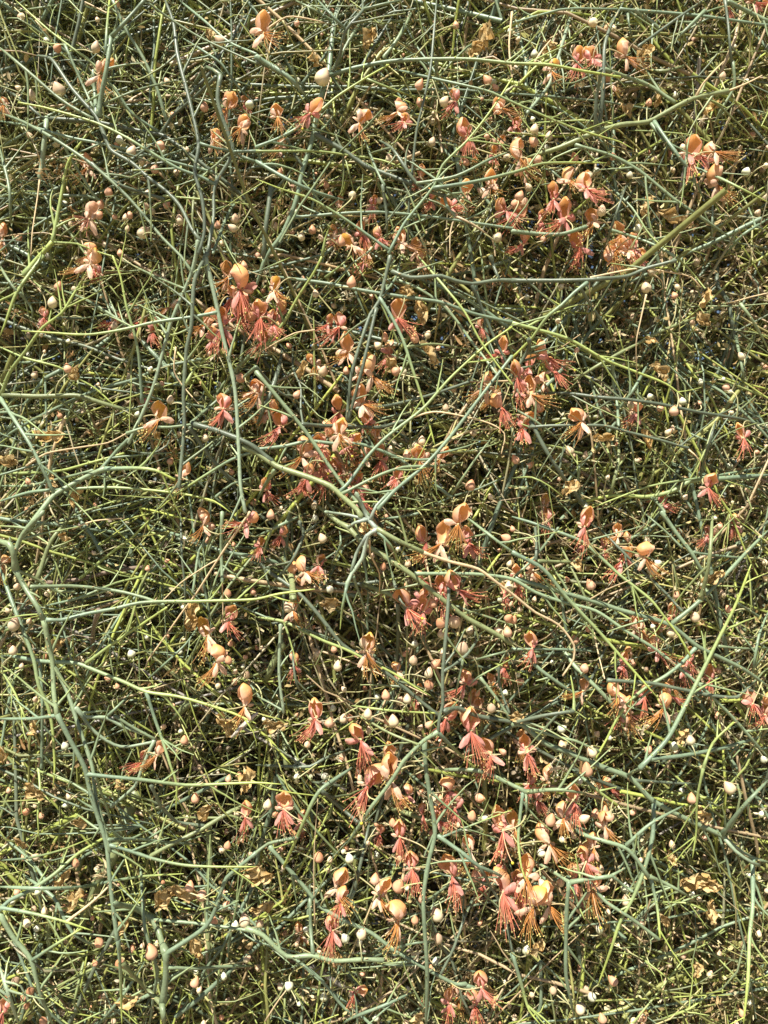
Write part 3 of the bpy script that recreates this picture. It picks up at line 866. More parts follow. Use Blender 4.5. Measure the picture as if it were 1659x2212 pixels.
HOLLOWS = [(850, 3350, 430, .75), (700, 2300, 330, .6), (1330, 2620, 330, .6), (1450, 3650, 420, .6), (1380, 1650, 260, .5), (2500, 3600, 300, .45),
           (450, 90, 260, .6), (330, 3750, 260, .5), (1250, 2250, 200, .5), (2400, 2450, 220, .4), (2250, 1500, 300, .35), (2850, 800, 380, .55), (1050, 2950, 260, .55), (1560, 3380, 330, .6), (620, 2850, 330, .5)]
def scatter(N, d0, d1, power=1.0, m=0.22):
    P = _scatter(N, d0, d1, power, m)
    if d0 > 0.3: return P
    s = (CAM_D + P[:, 1]) / CAM_D * VIEW_W
    px = (P[:, 0] / s + 0.5) * 3072; py = 2048 - (P[:, 2] - CAM[2]) / s * 3072
    keep = np.ones(N)
    for hx, hy, hr, hs in HOLLOWS: keep *= 1 - hs * np.exp(-((px - hx) ** 2 + (py - hy) ** 2) / hr ** 2)
    cl = 0.78 + 0.5 * np.sin(px / 170 + 2 * np.sin(py / 230)) * np.sin(py / 150 + 1.7 * np.sin(px / 260)) 
    ok = rng.uniform(0, 1, N) < keep * np.clip(cl, 0.3, 1)
    # what leaves a hollow goes deeper instead
    P2 = _scatter(N, min(d1, 0.3), 0.5, 1.0, m)
    return np.where(ok[:, None], P, P2)

def _scatter(N, d0, d1, power=1.0, m=0.22):
    d = d0 + (d1 - d0) * rng.uniform(0, 1, N) ** power
    px = rng.uniform(-m, 1 + m, N) * 3072; py = rng.uniform(-m * 0.75, 1 + m * 0.75, N) * 4096
    return at(px, py, d)

bag = rest
def keep_behind(P, lim):
    """the inner twigs bend back rather than poke out through the outer stems"""
    P[..., 1] = lim + np.sqrt((P[..., 1] - lim) ** 2 + 0.004 ** 2)
    return P
def fill(N1, d0, d1, power, kids, lenr=(0.16, 0.42)):
    O = scatter(N1, d0, d1, power)
    D = rnd_dir(N1, 0.3); L = rng.uniform(*lenr, N1)
    O = O - D * L[:, None] * 0.5
    P = keep_behind(curve(O, D, L, 9, 0.05), max(0.024, d0 - 0.02))
    c = tone_mix(O, None)[:, None] * np.ones((1, 9, 1))
    R = (rng.uniform(0.0011, 0.0019, N1) if d0 < 0.05 else rng.uniform(0.0013, 0.0025, N1))[:, None] * np.linspace(1.1, 0.55, 9)[None]
    v, q, cc = tubes(P - OFF, R, 6 if d0 < 0.1 else 4, c); bag.add(v, q, cc)
    # side twigs
    par = np.repeat(np.arange(N1), kids); n2 = len(par)
    ti = rng.integers(0, 8, n2)
    O2 = P[par, ti]; T = P[par, ti + 1] - P[par, ti]; T /= np.linalg.norm(T, axis=1, keepdims=True)
    perp = rnd_dir(n2, 0.5)
    perp -= T * (perp * T).sum(1, keepdims=True); perp /= np.linalg.norm(perp, axis=1, keepdims=True) + 1e-9
    ang = rng.uniform(0.4, 1.15, n2)[:, None]
    D2 = T * np.cos(ang) + perp * np.sin(ang)
    L2 = rng.uniform(0.03, 0.17 if d0 < 0.05 else 0.22, n2)
    P2 = keep_behind(curve(O2, D2, L2, 6, 0.06), max(0.020, d0 - 0.03))
    c2 = c[par, 0][:, None] * 0.6 + tone_mix(O2, None)[:, None] * 0.4
    tip = np.linspace(0, 1, 6)[None, :, None]
    fresh = (rng.uniform(0, 1, n2) < 0.35)[:, None, None]
    c2 = c2 * (1 - tip * 0.7 * fresh) + Y * tip * 0.7 * fresh
    R2 = (rng.uniform(0.0004, 0.0010, n2) if d0 < 0.05 else rng.uniform(0.0007, 0.0015, n2))[:, None] * np.linspace(1.1, 0.5, 6)[None]
    v, q, cc = tubes(P2 - OFF, R2, 5 if d0 < 0.06 else (4 if d0 < 0.15 else 3), c2); bag.add(v, q, cc)
    # short leafy points and thorns on both
    par3 = np.repeat(np.arange(n2), 3 if d0 < 0.1 else 1); n3 = len(par3)
    ti = rng.integers(0, 5, n3); fr = rng.uniform(0, 1, (n3, 1))
    O3 = P2[par3, ti] * (1 - fr) + P2[par3, ti + 1] * fr
    T = P2[par3, ti + 1] - P2[par3, ti]; T /= np.linalg.norm(T, axis=1, keepdims=True)
    D3 = rng.normal(0, 1, (n3, 3)) + T * 1.2
    c3 = np.where((rng.uniform(0, 1, n3) < 0.5)[:, None], [0.36, 0.38, 0.11], [0.44, 0.36, 0.19]) * rng.uniform(0.6, 1.2, (n3, 1))
    v, t_, cc = spikes(O3 - OFF, D3, rng.uniform(0.002, 0.009, n3) , rng.uniform(0.0003, 0.0008, n3), c3); bag.add(v, None, cc, t_)

FILL_START = True
fill(430, 0.03, 0.08, 1.0, 9)
fill(1700, 0.05, 0.18, 1.0, 7)
fill(1600, 0.15, 0.48, 1.0, 6, (0.2, 0.5))
n = 230
O = scatter(n, 0.06, 0.2); D = rnd_dir(n, 0.25); L = rng.uniform(0.15, 0.5, n); P = keep_behind(curve(O - D * L[:, None] * 0.5, D, L, 9, 0.10), 0.04)
c = (np.where(rng.uniform(0, 1, (n, 1)) < 0.75, OL * 1.1, np.where(rng.uniform(0, 1, (n, 1)) < 0.6, GREY * 0.6, BR * 1.6)) * rng.uniform(0.8, 1.2, (n, 1)))[:, None] * np.ones((1, 9, 1))
v, q, cc = tubes(P - OFF, rng.uniform(0.0014, 0.0030, n)[:, None] * np.linspace(1, 0.7, 9)[None], 7, c); bag.add(v, q, cc)
# thick old stems in the depths
n = 900
O = scatter(n, 0.12, 0.9); D = rnd_dir(n, 0.25); D[:, 2] *= 1.3; D /= np.linalg.norm(D, axis=1, keepdims=True)
L = rng.uniform(0.3, 0.7, n); P = curve(O - D * L[:, None] * 0.5, D, L, 9, 0.10)
c = (np.where(rng.uniform(0, 1, (n, 1)) < 0.7, OL * 0.9, BR * 1.3) * rng.uniform(0.7, 1.2, (n, 1)))[:, None] * np.ones((1, 9, 1))
v, q, cc = tubes(P - OFF, rng.uniform(0.002, 0.0048, n)[:, None] * np.linspace(1, 0.7, 9)[None], 7, c); bag.add(v, q, cc)
# unseen crown added above the picture to shade the inside
n = 900
O = np.stack([rng.uniform(-0.95, 0.95, n), rng.uniform(0.06, 1.1, n), rng.uniform(2.0, 2.75, n)], 1); D = rnd_dir(n, 0.5); L = rng.uniform(0.2, 0.6, n)
P = curve(O - D * L[:, None] * 0.5, D, L, 5, 0.1); c = (G * 0.6 + OL * 0.4) * rng.uniform(0.8, 1.2, (n, 1, 1)) * np.ones((1, 5, 1))
v, q, cc = tubes(P - OFF, rng.uniform(0.0015, 0.003, n)[:, None] * np.linspace(1, 0.6, 5)[None], 3, c); bag.add(v, q, cc)
par = np.repeat(np.arange(n), 8); ti = rng.integers(0, 5, len(par)); O2 = P[par, ti]
P2 = curve(O2, rnd_dir(len(par), 0.6), rng.uniform(0.05, 0.25, len(par)), 4, 0.1)
v, q, cc = tubes(P2 - OFF, np.full((len(par), 4), 0.0011), 3, c[par][:, :4]); bag.add(v, q, cc)
# main limbs down to the ground
n = 26
x = rng.uniform(-0.5, 0.5, n); top = np.stack([x * 1.7, rng.uniform(0.2, 0.6, n), rng.uniform(0.9, 2.1, n)], 1)
bot = np.stack([x * 0.5, rng.uniform(0.25, 0.45, n), np.full(n, -0.05)], 1)
t = np.linspace(0, 1, 12)[None, :, None]
P = bot[:, None] * (1 - t) + top[:, None] * t + rng.normal(0, 0.05, (n, 1, 3)) * np.sin(t * 3.1) + rng.normal(0, 0.012, (n, 12, 3))
v, q, cc = tubes(P - OFF, rng.uniform(0.008, 0.02, n)[:, None] * np.linspace(1.2, 0.35, 12)[None], 8, np.ones((n, 12, 1)) * BR * 1.1); bag.add(v, q, cc)
tw = link('tangled_twigs', bag.mesh('tangled_twigs', M_STEM), shrub, (0, 0, 0)); tw['kind'] = 'stuff'

# withered bits, curls and flakes lodged in the tangle: too many to count
lit = Bag()
def flakes(N, d0, d1, smin, smax, right_bias=0.0, power=1.0):
    O = scatter(int(N * 2), d0, d1, power)
    u = O[:, 0] / (0.36 * (CAM_D + O[:, 1]) / CAM_D); keep = rng.uniform(0, 1, len(O)) < 0.5 * (1 + right_bias * np.clip(u, -1, 1))
    if d0 > 0.5:      # the thin place at the upper right, where sky shows
        s_ = (CAM_D + O[:, 1]) / CAM_D * VIEW_W; fx = (O[:, 0] / s_ + 0.5); fy = (0.5 * 4 / 3 - (O[:, 2] - CAM[2]) / s_)
        keep &= ~((rng.uniform(0, 1, len(O)) < 0.9) & (np.hypot((fx - 0.93) * 1.2, fy - 0.28) < 0.22))
    O = O[keep]; n = len(O)
    A = rng.normal(0, 1, (n, 3)); A /= np.linalg.norm(A, axis=1, keepdims=True)
    B = np.cross(A, rng.normal(0, 1, (n, 3))); B /= np.linalg.norm(B, axis=1, keepdims=True); Nn = np.cross(A, B)
    s = (rng.uniform(smin, smax, n) * rng.uniform(0.5, 1, n))[:, None]; w = s * rng.uniform(0.15, 0.6, (n, 1)); h = s * rng.uniform(-0.4, 0.4, (n, 1))
    V = np.stack([O - A * s, O - A * s * .2 + B * w + Nn * h, O - A * s * .1 - B * w + Nn * h * .6, O + A * s * .7 + B * w * .5 - Nn * h * .4, O + A * s * .8 - B * w * .6 + Nn * h * .2], 1).reshape(-1, 3)
    b = np.arange(n)[:, None] * 5
    t_ = np.concatenate([b + [0, 2, 1], b + [1, 2, 3], b + [2, 4, 3]], 0)
    pal = np.array([[0.72, 0.60, 0.29], [0.60, 0.46, 0.20], [0.78, 0.69, 0.40], [0.38, 0.25, 0.10], [0.42, 0.40, 0.13]]) if d0 < 0.2 else np.array([[0.30, 0.21, 0.12], [0.20, 0.14, 0.08], [0.25, 0.20, 0.12], [0.14, 0.10, 0.06], [0.16, 0.16, 0.07]]) * (1 if d0 < 0.5 else 0.55)  # deeper flakes get darker colours, imitating the black shade of the gaps
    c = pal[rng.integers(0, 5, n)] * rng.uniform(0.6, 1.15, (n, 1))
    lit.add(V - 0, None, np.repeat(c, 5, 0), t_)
flakes(17000, 0.015, 0.09, 0.0010, 0.0042, 0.55)
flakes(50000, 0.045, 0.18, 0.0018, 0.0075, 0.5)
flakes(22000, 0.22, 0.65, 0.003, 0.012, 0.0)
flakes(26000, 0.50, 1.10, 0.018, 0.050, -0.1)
# clusters of curled scraps in the forks
nc = 1150
Oc = np.repeat(scatter(nc, 0.02, 0.16), 14, 0); Oc = Oc + rng.normal(0, 0.0035, Oc.shape)
for _ in range(1):
    n = len(Oc); A = rng.normal(0, 1, (n, 3)); A /= np.linalg.norm(A, axis=1, keepdims=True)
    L = rng.uniform(0.003, 0.009, n); Pc = curve(Oc, A, L, 5, 0.6)
    Wd = rng.normal(0, 1, (n, 1, 3)); Wd /= np.linalg.norm(Wd, axis=2, keepdims=True)
    wd = rng.uniform(0.0005, 0.0016, (n, 1, 1)) * np.array([0.3, 1, 1, 0.8, 0.15])[None, :, None]
    V = np.stack([Pc - Wd * wd, Pc + Wd * wd], 2).reshape(-1, 3)
    b = (np.arange(n)[:, None] * 10 + np.arange(4)[None] * 2).reshape(-1, 1)
    pal2 = np.array([[0.74, 0.60, 0.35], [0.60, 0.42, 0.20], [0.78, 0.68, 0.46], [0.40, 0.24, 0.10]])
    c = np.repeat(pal2[rng.integers(0, 4, nc)], 14, 0) * rng.uniform(0.7, 1.1, (n, 1))
    lit.add(V, b + [0, 1, 3, 2], np.repeat(c, 10, 0))
# thin dry tendrils
n = 1600
O = scatter(n, 0.03, 0.3); D = rnd_dir(n, 0.5); L = rng.uniform(0.02, 0.09, n)
P = curve(O, D, L, 9, 0.45)
v, q, cc = tubes(P, rng.uniform(0.0002, 0.0006, n)[:, None] * np.linspace(1, 0.4, 9)[None], 4, (TAN * rng.uniform(0.6, 1.2, (n, 1)))[:, None] * np.ones((1, 9, 1)))
lit.add(v, q, cc)
lo = link('withered_litter', lit.mesh('withered_litter', M_LEAF, False)); lo['kind'] = 'stuff'
lo['label'] = 'straw-coloured withered scraps and tendrils lodged all through the tangle'
lo['category'] = 'plant litter'

# ------------------------------------------------------------------ flowers
PEACH = np.array([0.84, 0.53, 0.36]); ORANGE = np.array([0.88, 0.47, 0.15]); CREAMP = np.array([0.82, 0.60, 0.43])
PINK = np.array([0.80, 0.42, 0.34]); ROSE = np.array([0.66, 0.24, 0.19]); AMBER = np.array([0.86, 0.52, 0.10])
def lerp(a_, b_, t): return a_ * (1 - t) + b_ * t

def hood_mesh(kind, seed):
    """the pouched upper petal: a rounded hood open below and in front"""
    r = np.random.default_rng(seed); nu, nv = 13, 9
    u = np.linspace(-1, 1, nu)[None, :]; v = np.linspace(0, 1, nv)[:, None]
    half = math.radians(r.uniform(100, 138)); fat = r.uniform(0.72, 0.95); lean_ = r.uniform(-0.0022, 0.0022)
    rad = 0.0062 * (0.34 + 0.86 * np.sin(np.clip(v, 0, 1) ** r.uniform(0.85, 1.3) * math.pi * 0.84) ** 0.9) * (1 - 0.40 * v ** 6)
    th = u * half * (1 - 0.10 * v)
    crease = 1 - 0.10 * np.exp(-(u / 0.14) ** 2) * (1 - v) + 0.05 * np.sin(th * 3 + v * 7 + seed)
    x = rad * np.sin(th) * fat * crease + lean_ * v ** 2
    y = rad * np.cos(th) * 1.15 * crease + 0.0016 - r.uniform(0.003, 0.0065) * v ** 2      # +y is the back; the mouth opens to -y
    z = r.uniform(0.0155, 0.0195) * v + 0.0014 * np.abs(u) ** 3 * np.sin(v * 7 + seed)
    x = x + np.sign(u) * 0.0011 * np.abs(u) ** 6 * np.sin(v * 5 + seed * 2)             # rolled, uneven rim
    z = z - 0.0032 * (v ** 3) * (1 - np.cos(th))
    V = np.stack([x + 0 * z, y + 0 * z, z + 0 * x], -1)
    V += r.normal(0, 0.00012, V.shape)
    edge = np.clip(np.abs(u) ** 3 * 0.9 + (1 - v) * 0.55, 0, 1)[..., None] * np.ones((nv, nu, 1))
    rim, top = {'o': (PEACH, ORANGE), 'p': (PINK * 0.5 + PEACH * 0.5, ORANGE), 'q': (CREAMP, PEACH), 'y': (PEACH, AMBER)}[kind]
    c = lerp(top, rim, edge)
    i, j = np.meshgrid(np.arange(nv - 1), np.arange(nu - 1), indexing='ij')
    q = np.stack([i * nu + j, i * nu + j + 1, (i + 1) * nu + j + 1, (i + 1) * nu + j], -1).reshape(-1, 4)
    V = V.reshape(-1, 3); c = c.reshape(-1, 3)
    cap = len(V); tipv = V[-nu:].mean(0) + [0, 0, 0.0011]
    V = np.vstack([V, tipv]); c = np.vstack([c, top])
    t_ = np.array([[(nv - 1) * nu + k, (nv - 1) * nu + k + 1, cap] for k in range(nu - 1)])
    return mesh_from('hood', V, q, c, t_, M_PETAL)

def petal_mesh(kind, seed, L, W, cup, curl, name='petal'):
    """spoon shaped petal from the origin along +z, hollow side to -y"""
    r = np.random.default_rng(seed); nu, nv = 7, 9
    u = np.linspace(-1, 1, nu)[None, :]; v = np.linspace(0, 1, nv)[:, None]
    w = W * (0.16 + 0.84 * np.sin(np.clip(v * 0.93 + 0.02, 0, 1) ** 1.25 * math.pi) ** 0.75) * 0.5
    x = u * w * (1 + 0.05 * np.sin(v * 9 + seed)); ang = curl * v ** 1.5
    z = L * np.sin(ang + 1e-6) / (curl + 1e-6) if abs(curl) > 1e-3 else L * v
    z = L * v * np.cos(ang * 0.5); y = L * v * np.sin(ang * 0.5) + cup * (u ** 2 - 1) * w * -1 * -1
    z = z + 0 * u; y = y + 0.00035 * np.sin(v * 11 + u * 3 + seed)
    V = np.stack([x + 0 * z, -(-y) , z], -1); V += r.normal(0, 0.00010, V.shape)
    base, tip = {'o': (CREAMP, PEACH), 'p': (ROSE, PINK), 'q': (CREAMP, PEACH * 0.5 + CREAMP * 0.5), 'y': (PEACH, AMBER), 's': (np.array([0.66, 0.50, 0.30]), PEACH)}[kind]
    c = lerp(base, tip, np.clip(v, 0, 1)[..., None] * np.ones((1, nu, 1))); c = c * (1 - 0.12 * (np.abs(u) < 0.15)[..., None])
    i, j = np.meshgrid(np.arange(nv - 1), np.arange(nu - 1), indexing='ij')
    q = np.stack([i * nu + j, i * nu + j + 1, (i + 1) * nu + j + 1, (i + 1) * nu + j], -1).reshape(-1, 4)
    return mesh_from(name, V.reshape(-1, 3), q, c.reshape(-1, 3), None, M_PETAL)

OCT_V = np.array([[1, 0, 0], [-1, 0, 0], [0, 1, 0], [0, -1, 0], [0, 0, 1.7], [0, 0, -1.7]], float)
OCT_T = np.array([[0, 2, 4], [2, 1, 4], [1, 3, 4], [3, 0, 4], [2, 0, 5], [1, 2, 5], [3, 1, 5], [0, 3, 5]])
def stamen_mesh(kind, seed, side):
    """side: lean of the bundle in x (-1 left .. 1 right); hangs along -z"""
    r = np.random.default_rng(seed); n = 19; m = 7
    t = np.linspace(0, 1, m)[None, :, None]
    spread = r.normal(0, 1, (n, 3)) * [0.24, 0.26, 0.14]
    D = np.array([side * 0.85, -0.40, -0.85]) + spread; D /= np.linalg.norm(D, axis=1, keepdims=True)
    L = r.uniform(0.016, 0.026, n)[:, None, None]
    droop = np.array([side * 0.25, -0.15, -0.28]) + r.normal(0, 0.13, (n, 3))
    P = L * (D[:, None] * t + droop[:, None] * t ** 2 * 0.6) + r.normal(0, 0.0004, (n, 1, 3)) * t
    P += (t ** 3) * np.array([side * 0.003, 0, 0.0045]) * (side != 0)
    if kind == 'p': a_, b_ = np.array([0.60, 0.15, 0.09]), np.array([0.62, 0.22, 0.12])
    elif kind == 'q': a_, b_ = np.array([0.65, 0.32, 0.20]), np.array([0.55, 0.20, 0.12])
    else: a_, b_ = np.array([0.66, 0.27, 0.07]), np.array([0.42, 0.21, 0.06])
    c = lerp(a_, b_, t * np.ones((n, 1, 1))) * r.uniform(0.75, 1.15, (n, 1, 1))
    B = Bag(); v, q, cc = tubes(P, np.full((n, m), 0.00025) * np.linspace(1.1, 0.7, m)[None], 4, c); B.add(v, q, cc)
    for k in range(n):
        cc = np.array([0.66, 0.56, 0.20]) if kind != 'p' or k % 3 == 0 else np.array([0.60, 0.34, 0.16])
        B.add(P[k, -1] + OCT_V * r.uniform(0.00045, 0.0007), None, np.tile(cc * r.uniform(0.6, 1.3), (6, 1)), OCT_T)
    return B.mesh('stamens', M_FIL)
def ball(V0, rad, col, B, nu=6, nv=4):
    th = np.linspace(0, math.pi, nv + 1)[1:-1]; ph = np.arange(nu) / nu * 2 * math.pi
    V = [[0, 0, 1]] + [[math.sin(a_) * math.cos(b_), math.sin(a_) * math.sin(b_), math.cos(a_)] for a_ in th for b_ in ph] + [[0, 0, -1]]
    V = np.array(V); k = len(th); T = []
    for j in range(nu):
        j2 = (j + 1) % nu; T.append([0, 1 + j, 1 + j2]); T.append([len(V) - 1, 1 + (k - 1) * nu + j2, 1 + (k - 1) * nu + j])
        for i in range(k - 1):
            a_, b_, c_, d_ = 1 + i * nu + j, 1 + i * nu + j2, 1 + (i + 1) * nu + j2, 1 + (i + 1) * nu + j
            T += [[a_, d_, c_], [a_, c_, b_]]
    B.add(V * rad + V0, None, np.tile(col, (len(V), 1)), np.array(T))
def pistil_mesh(side):
    t = np.linspace(0, 1, 8)[:, None]; P = np.array([0.004 + side * 0.012, -0.012, -0.020]) * t + np.array([0.004, -0.002, -0.004]) * t ** 3
    B = Bag(); v, q, cc = tubes(P[None], np.full((1, 8), 0.0004), 5, np.tile([0.66, 0.40, 0.22], (1, 8, 1)).reshape(1, 8, 3)); B.add(v, q, cc)
    ball(P[-1], 0.0013, np.array([0.62, 0.55, 0.06]), B); return B.mesh('pistil', M_FIL)
SAMP = np.concatenate([np.column_stack([s['px'], s['dep'], s['R']]) for s in live])
def reach(px, py, d, L=0.026, up=0.0):
    """a curved stalk path (8,3), relative to its start, to the nearest stem; a short way back into the twigs if none is near"""
    dd = np.hypot(SAMP[:, 0] - px, SAMP[:, 1] - py) + np.abs(SAMP[:, 2] - d - 0.006) * 2500
    c_ = np.argsort(dd)[:12]; j = c_[random.randrange(12)]
    p0 = at(px, py, d); p1 = at(SAMP[j, 0], SAMP[j, 1], SAMP[j, 2])
    dv = p1 - p0; n_ = np.linalg.norm(dv)
    if n_ > 0.034 or n_ < 0.006:
        dv = np.array([random.uniform(-1, 1), random.uniform(0.5, 1.1), random.uniform(-0.9, 0.4)]); dv = dv / np.linalg.norm(dv) * L
    t = np.linspace(0, 1, 8)[:, None]; n_ = np.linalg.norm(dv)
    side_ = np.array([random.uniform(-0.2, 0.2), -0.12, random.uniform(-0.1, 0.25) - up])
    return dv * t + side_ * n_ * np.sin(t * math.pi)
def stalk_bag(P, r0, r1, c0, c1):
    B = Bag(); t = np.linspace(0, 1, 8)[:, None]
    v, q, cc = tubes(P[None], np.linspace(r0, r1, 8)[None], 5, lerp(np.array(c0), np.array(c1), t)[None]); B.add(v, q, cc); return B

SIDE = {'l': -1.0, 'r': 1.0, 'd': 0.0, 'k': 0.55, 'j': -0.55}
LIB = {}
def lib(key, fn):
    if key not in LIB: LIB[key] = fn()
    return LIB[key]

def add_flower(px, py, kind, side, size, k):
    d = -0.012 + 0.02 * random.random() if size > 100 else (0.0 + 0.03 * random.random() if size > 80 else 0.025 + 0.03 * random.random())
    loc = at(px * T0 if False else px, py, d)
    sd = SIDE[side]; v = k % 11
    B = stalk_bag(reach(px, py, d, 0.02), 0.00055, 0.0007, (0.58, 0.46, 0.26), (0.38, 0.38, 0.16))
    ball(np.zeros(3), 0.0012, np.array([0.56, 0.46, 0.24]), B)
    root = link('flower', B.mesh('flower', M_FIL), shrub, tuple(loc - OFF))
    sc = size / 100 * random.uniform(0.96, 1.12) * (CAM_D + d) / CAM_D * (0.87 if size > 70 else 0.9)
    lean = -sd * random.uniform(0.05, 0.35) + random.gauss(0, 0.32)
    yaw = sd * random.uniform(0.1, 0.8) + random.gauss(0, 0.35)
    FR = Matrix.Diagonal((sc, sc, sc, 1)) @ Euler((random.gauss(-0.12, 0.2), -lean * 0.9, yaw * 0.5)).to_matrix().to_4x4()
    hk = 'q' if kind == 'q' else ('y' if (kind == 'o' and k % 7 == 3) else kind)
    h = link('hood', lib(('hood', hk, v), lambda: hood_mesh(hk, 11 + v)), root, (0, 0, 0.001))
    hy = random.gauss(sd * 0.9, 0.65)
    h.rotation_euler = (random.gauss(-0.05, 0.15), random.gauss(0, 0.15), hy); h.scale = (random.uniform(0.85, 1.1), random.uniform(0.85, 1.1), random.uniform(0.85, 1.15))
    pk = kind
    for s_, nm in ((-1, 'petal'), (1, 'petal')):       # the two petals pressed under the hood
        if random.random() < 0.12: continue
        o = link(nm, lib(('wing', pk, v), lambda: petal_mesh(pk, 31 + v, 0.0120, 0.0064, 0.5, 0.5)), root, (s_ * 0.0022 * math.cos(hy), s_ * 0.0022 * math.sin(hy) - 0.0008, 0))
        o.rotation_euler = (random.uniform(-0.1, 0.3), s_ * random.uniform(0.12, 0.55) if random.random() < 0.75 else s_ * random.uniform(1.0, 1.5), hy + s_ * random.uniform(0.5, 1.3))
    for s_ in (-1, 1):                                 # the two hanging petals
        if random.random() < 0.10: continue
        o = link('petal', lib(('low', pk, v), lambda: petal_mesh(pk, 51 + v, 0.0165, 0.0052, 0.35, 0.35)), root, (s_ * 0.0008, -0.0006, -0.0004))
        o.rotation_euler = (random.gauss(0.25, 0.25), s_ * random.uniform(0.25, 0.75) + math.pi - sd * 0.25, random.gauss(0, 0.4))
    for s_ in (-1, 1):
        o = link('sepal', lib(('sep', v), lambda: petal_mesh('s', 71 + v, 0.0090, 0.0032, 0.5, 1.0)), root, (0, 0.0008, 0))
        o.rotation_euler = (random.gauss(-0.2, 0.3), s_ * random.uniform(1.2, 2.2), random.gauss(0, 0.5))
    o = link('stamens', lib(('st', pk, v, side), lambda: stamen_mesh(pk, 91 + v, sd)), root, (0, -0.0006, 0))
    o.rotation_euler = (random.gauss(0, 0.12), random.gauss(0, 0.12), 0)
    if k % 9 == 4 and size > 85: link('pistil', lib(('pi', side), lambda: pistil_mesh(sd)), root, (0, -0.0006, 0))
    for ch in root.children: ch.matrix_basis = FR @ Matrix.LocRotScale(ch.location, ch.rotation_euler, ch.scale)
    if kind == 'q': root['label'] = 'pale pink flower with two spread petals and long hanging stamens'
    elif kind == 'p': root['label'] = 'apricot-hooded flower with salmon-pink petals and red stamens'
    else: root['label'] = 'apricot-orange flower with peach petals and golden-brown stamens'

k = 0
for key, txt in FLOWERS.items():
    ox, oy = int(key[0]) * 1659, int(key[1]) * 1659
    for f in txt.split():
        x, y, z = f.split(',')
        kind, side, size = z[0], z[1], float(z[2:])
        if z[0] in 'opq' and z[1] in 'lrdkj': pass
        add_flower((float(x) + ox) * T0, (float(y) + oy) * T0, kind, side, size, k); k += 1

# smaller, half-hidden blooms behind the clusters
spots = [((float(f.split(',')[0]) + int(key[0]) * 1659) * T0, (float(f.split(',')[1]) + int(key[1]) * 1659) * T0) for key in ('10', '11', '12', '22', '13', '20', '23') for f in FLOWERS[key].split()]
while k < 298:
    x, y = random.choice(spots)
    add_flower(x + random.gauss(0, 70), y + random.gauss(0, 70), random.choice('oopq' if k % 2 else 'op'), random.choice('lrdkj'), random.uniform(62, 84), k); k += 1

# ------------------------------------------------------------------ buds
def bud_mesh(tone, seed, nu=12, nv=9):
    """egg-shaped bud, two big sepals meeting in a furrow; origin at its foot, tip along +z, 1 unit wide = 1 mm * 10"""
    r = np.random.default_rng(seed)
    v = np.linspace(0, 1, nv)[:, None]; th = np.arange(nu)[None, :] / nu * 2 * math.pi
    asp = r.uniform(1.08, 1.35) if tone != 'w' else r.uniform(0.95, 1.15)
    prof = np.sin(v ** (0.78 if tone != 'o' else 0.72) * math.pi) ** 0.72
    prof = 0.5 * (prof * (1 - 0.25 * v) * 1.13)
    furrow = 1 - 0.13 * np.exp(-((np.cos(th - 0.9)) / 0.16) ** 2) * np.sin(v * math.pi) ** 0.6
    x = prof * furrow * np.cos(th); y = prof * furrow * np.sin(th) * 0.9; z = v * asp + 0 * th
    V = np.stack([x, y, z], -1)
    a_, b_ = {'w': (np.array([0.48, 0.52, 0.30]), np.array([0.78, 0.76, 0.60])), 'c': (np.array([0.66, 0.60, 0.38]), np.array([0.74, 0.50, 0.33])),
              'o': (np.array([0.66, 0.42, 0.28]), np.array([0.72, 0.34, 0.17]))}[tone]
    c = lerp(a_, b_, np.clip(v * 1.3 - 0.15, 0, 1)[..., None] * np.ones((1, nu, 1)))
    c = c * np.where(np.abs(np.cos(th - 0.9)) < 0.2, 0.82, 1.0)[..., None]
    c = c * np.array([1.0, 0.96, 0.93]) ** (np.sin(th * 1 + seed) > 0.2)[..., None]
    i, j = np.meshgrid(np.arange(nv - 1), np.arange(nu), indexing='ij'); j2 = (j + 1) % nu
    q = np.stack([i * nu + j, i * nu + j2, (i + 1) * nu + j2, (i + 1) * nu + j], -1).reshape(-1, 4)
    return mesh_from('flower_bud', V.reshape(-1, 3) * [0.01, 0.01, 0.01], q, c.reshape(-1, 3), None, M_BUD)
allb = []
for key, txt in BUDS.items():
    ox, oy = int(key[0]) * 1659, int(key[1]) * 1659
    for f in txt.split():
        x, y, z = f.split(','); allb.append(((float(x) + ox) * T0, (float(y) + oy) * T0, float(z[:-1]) * T0, z[-1]))
allb.sort(key=lambda b: -b[2])
small = Bag()
def bake(me, M, B):
    n = len(me.vertices); v = np.empty(n * 3, np.float32); me.vertices.foreach_get('co', v); v = v.reshape(-1, 3)
    M = np.array(M); v = v @ M[:3, :3].T + M[:3, 3]
    c = np.empty(n * 4, np.float32); me.attributes['tone'].data.foreach_get('color', c); c = c.reshape(-1, 4)[:, :3]
    li = np.empty(len(me.loops), np.int32); me.loops.foreach_get('vertex_index', li)
    tot = np.empty(len(me.polygons), np.int32); me.polygons.foreach_get('loop_total', tot)
    st = np.empty(len(me.polygons), np.int32); me.polygons.foreach_get('loop_start', st)
    q = li[st[tot == 4][:, None] + np.arange(4)] if (tot == 4).any() else None
    t_ = li[st[tot == 3][:, None] + np.arange(3)] if (tot == 3).any() else None
    B.add(v, q, c, t_)
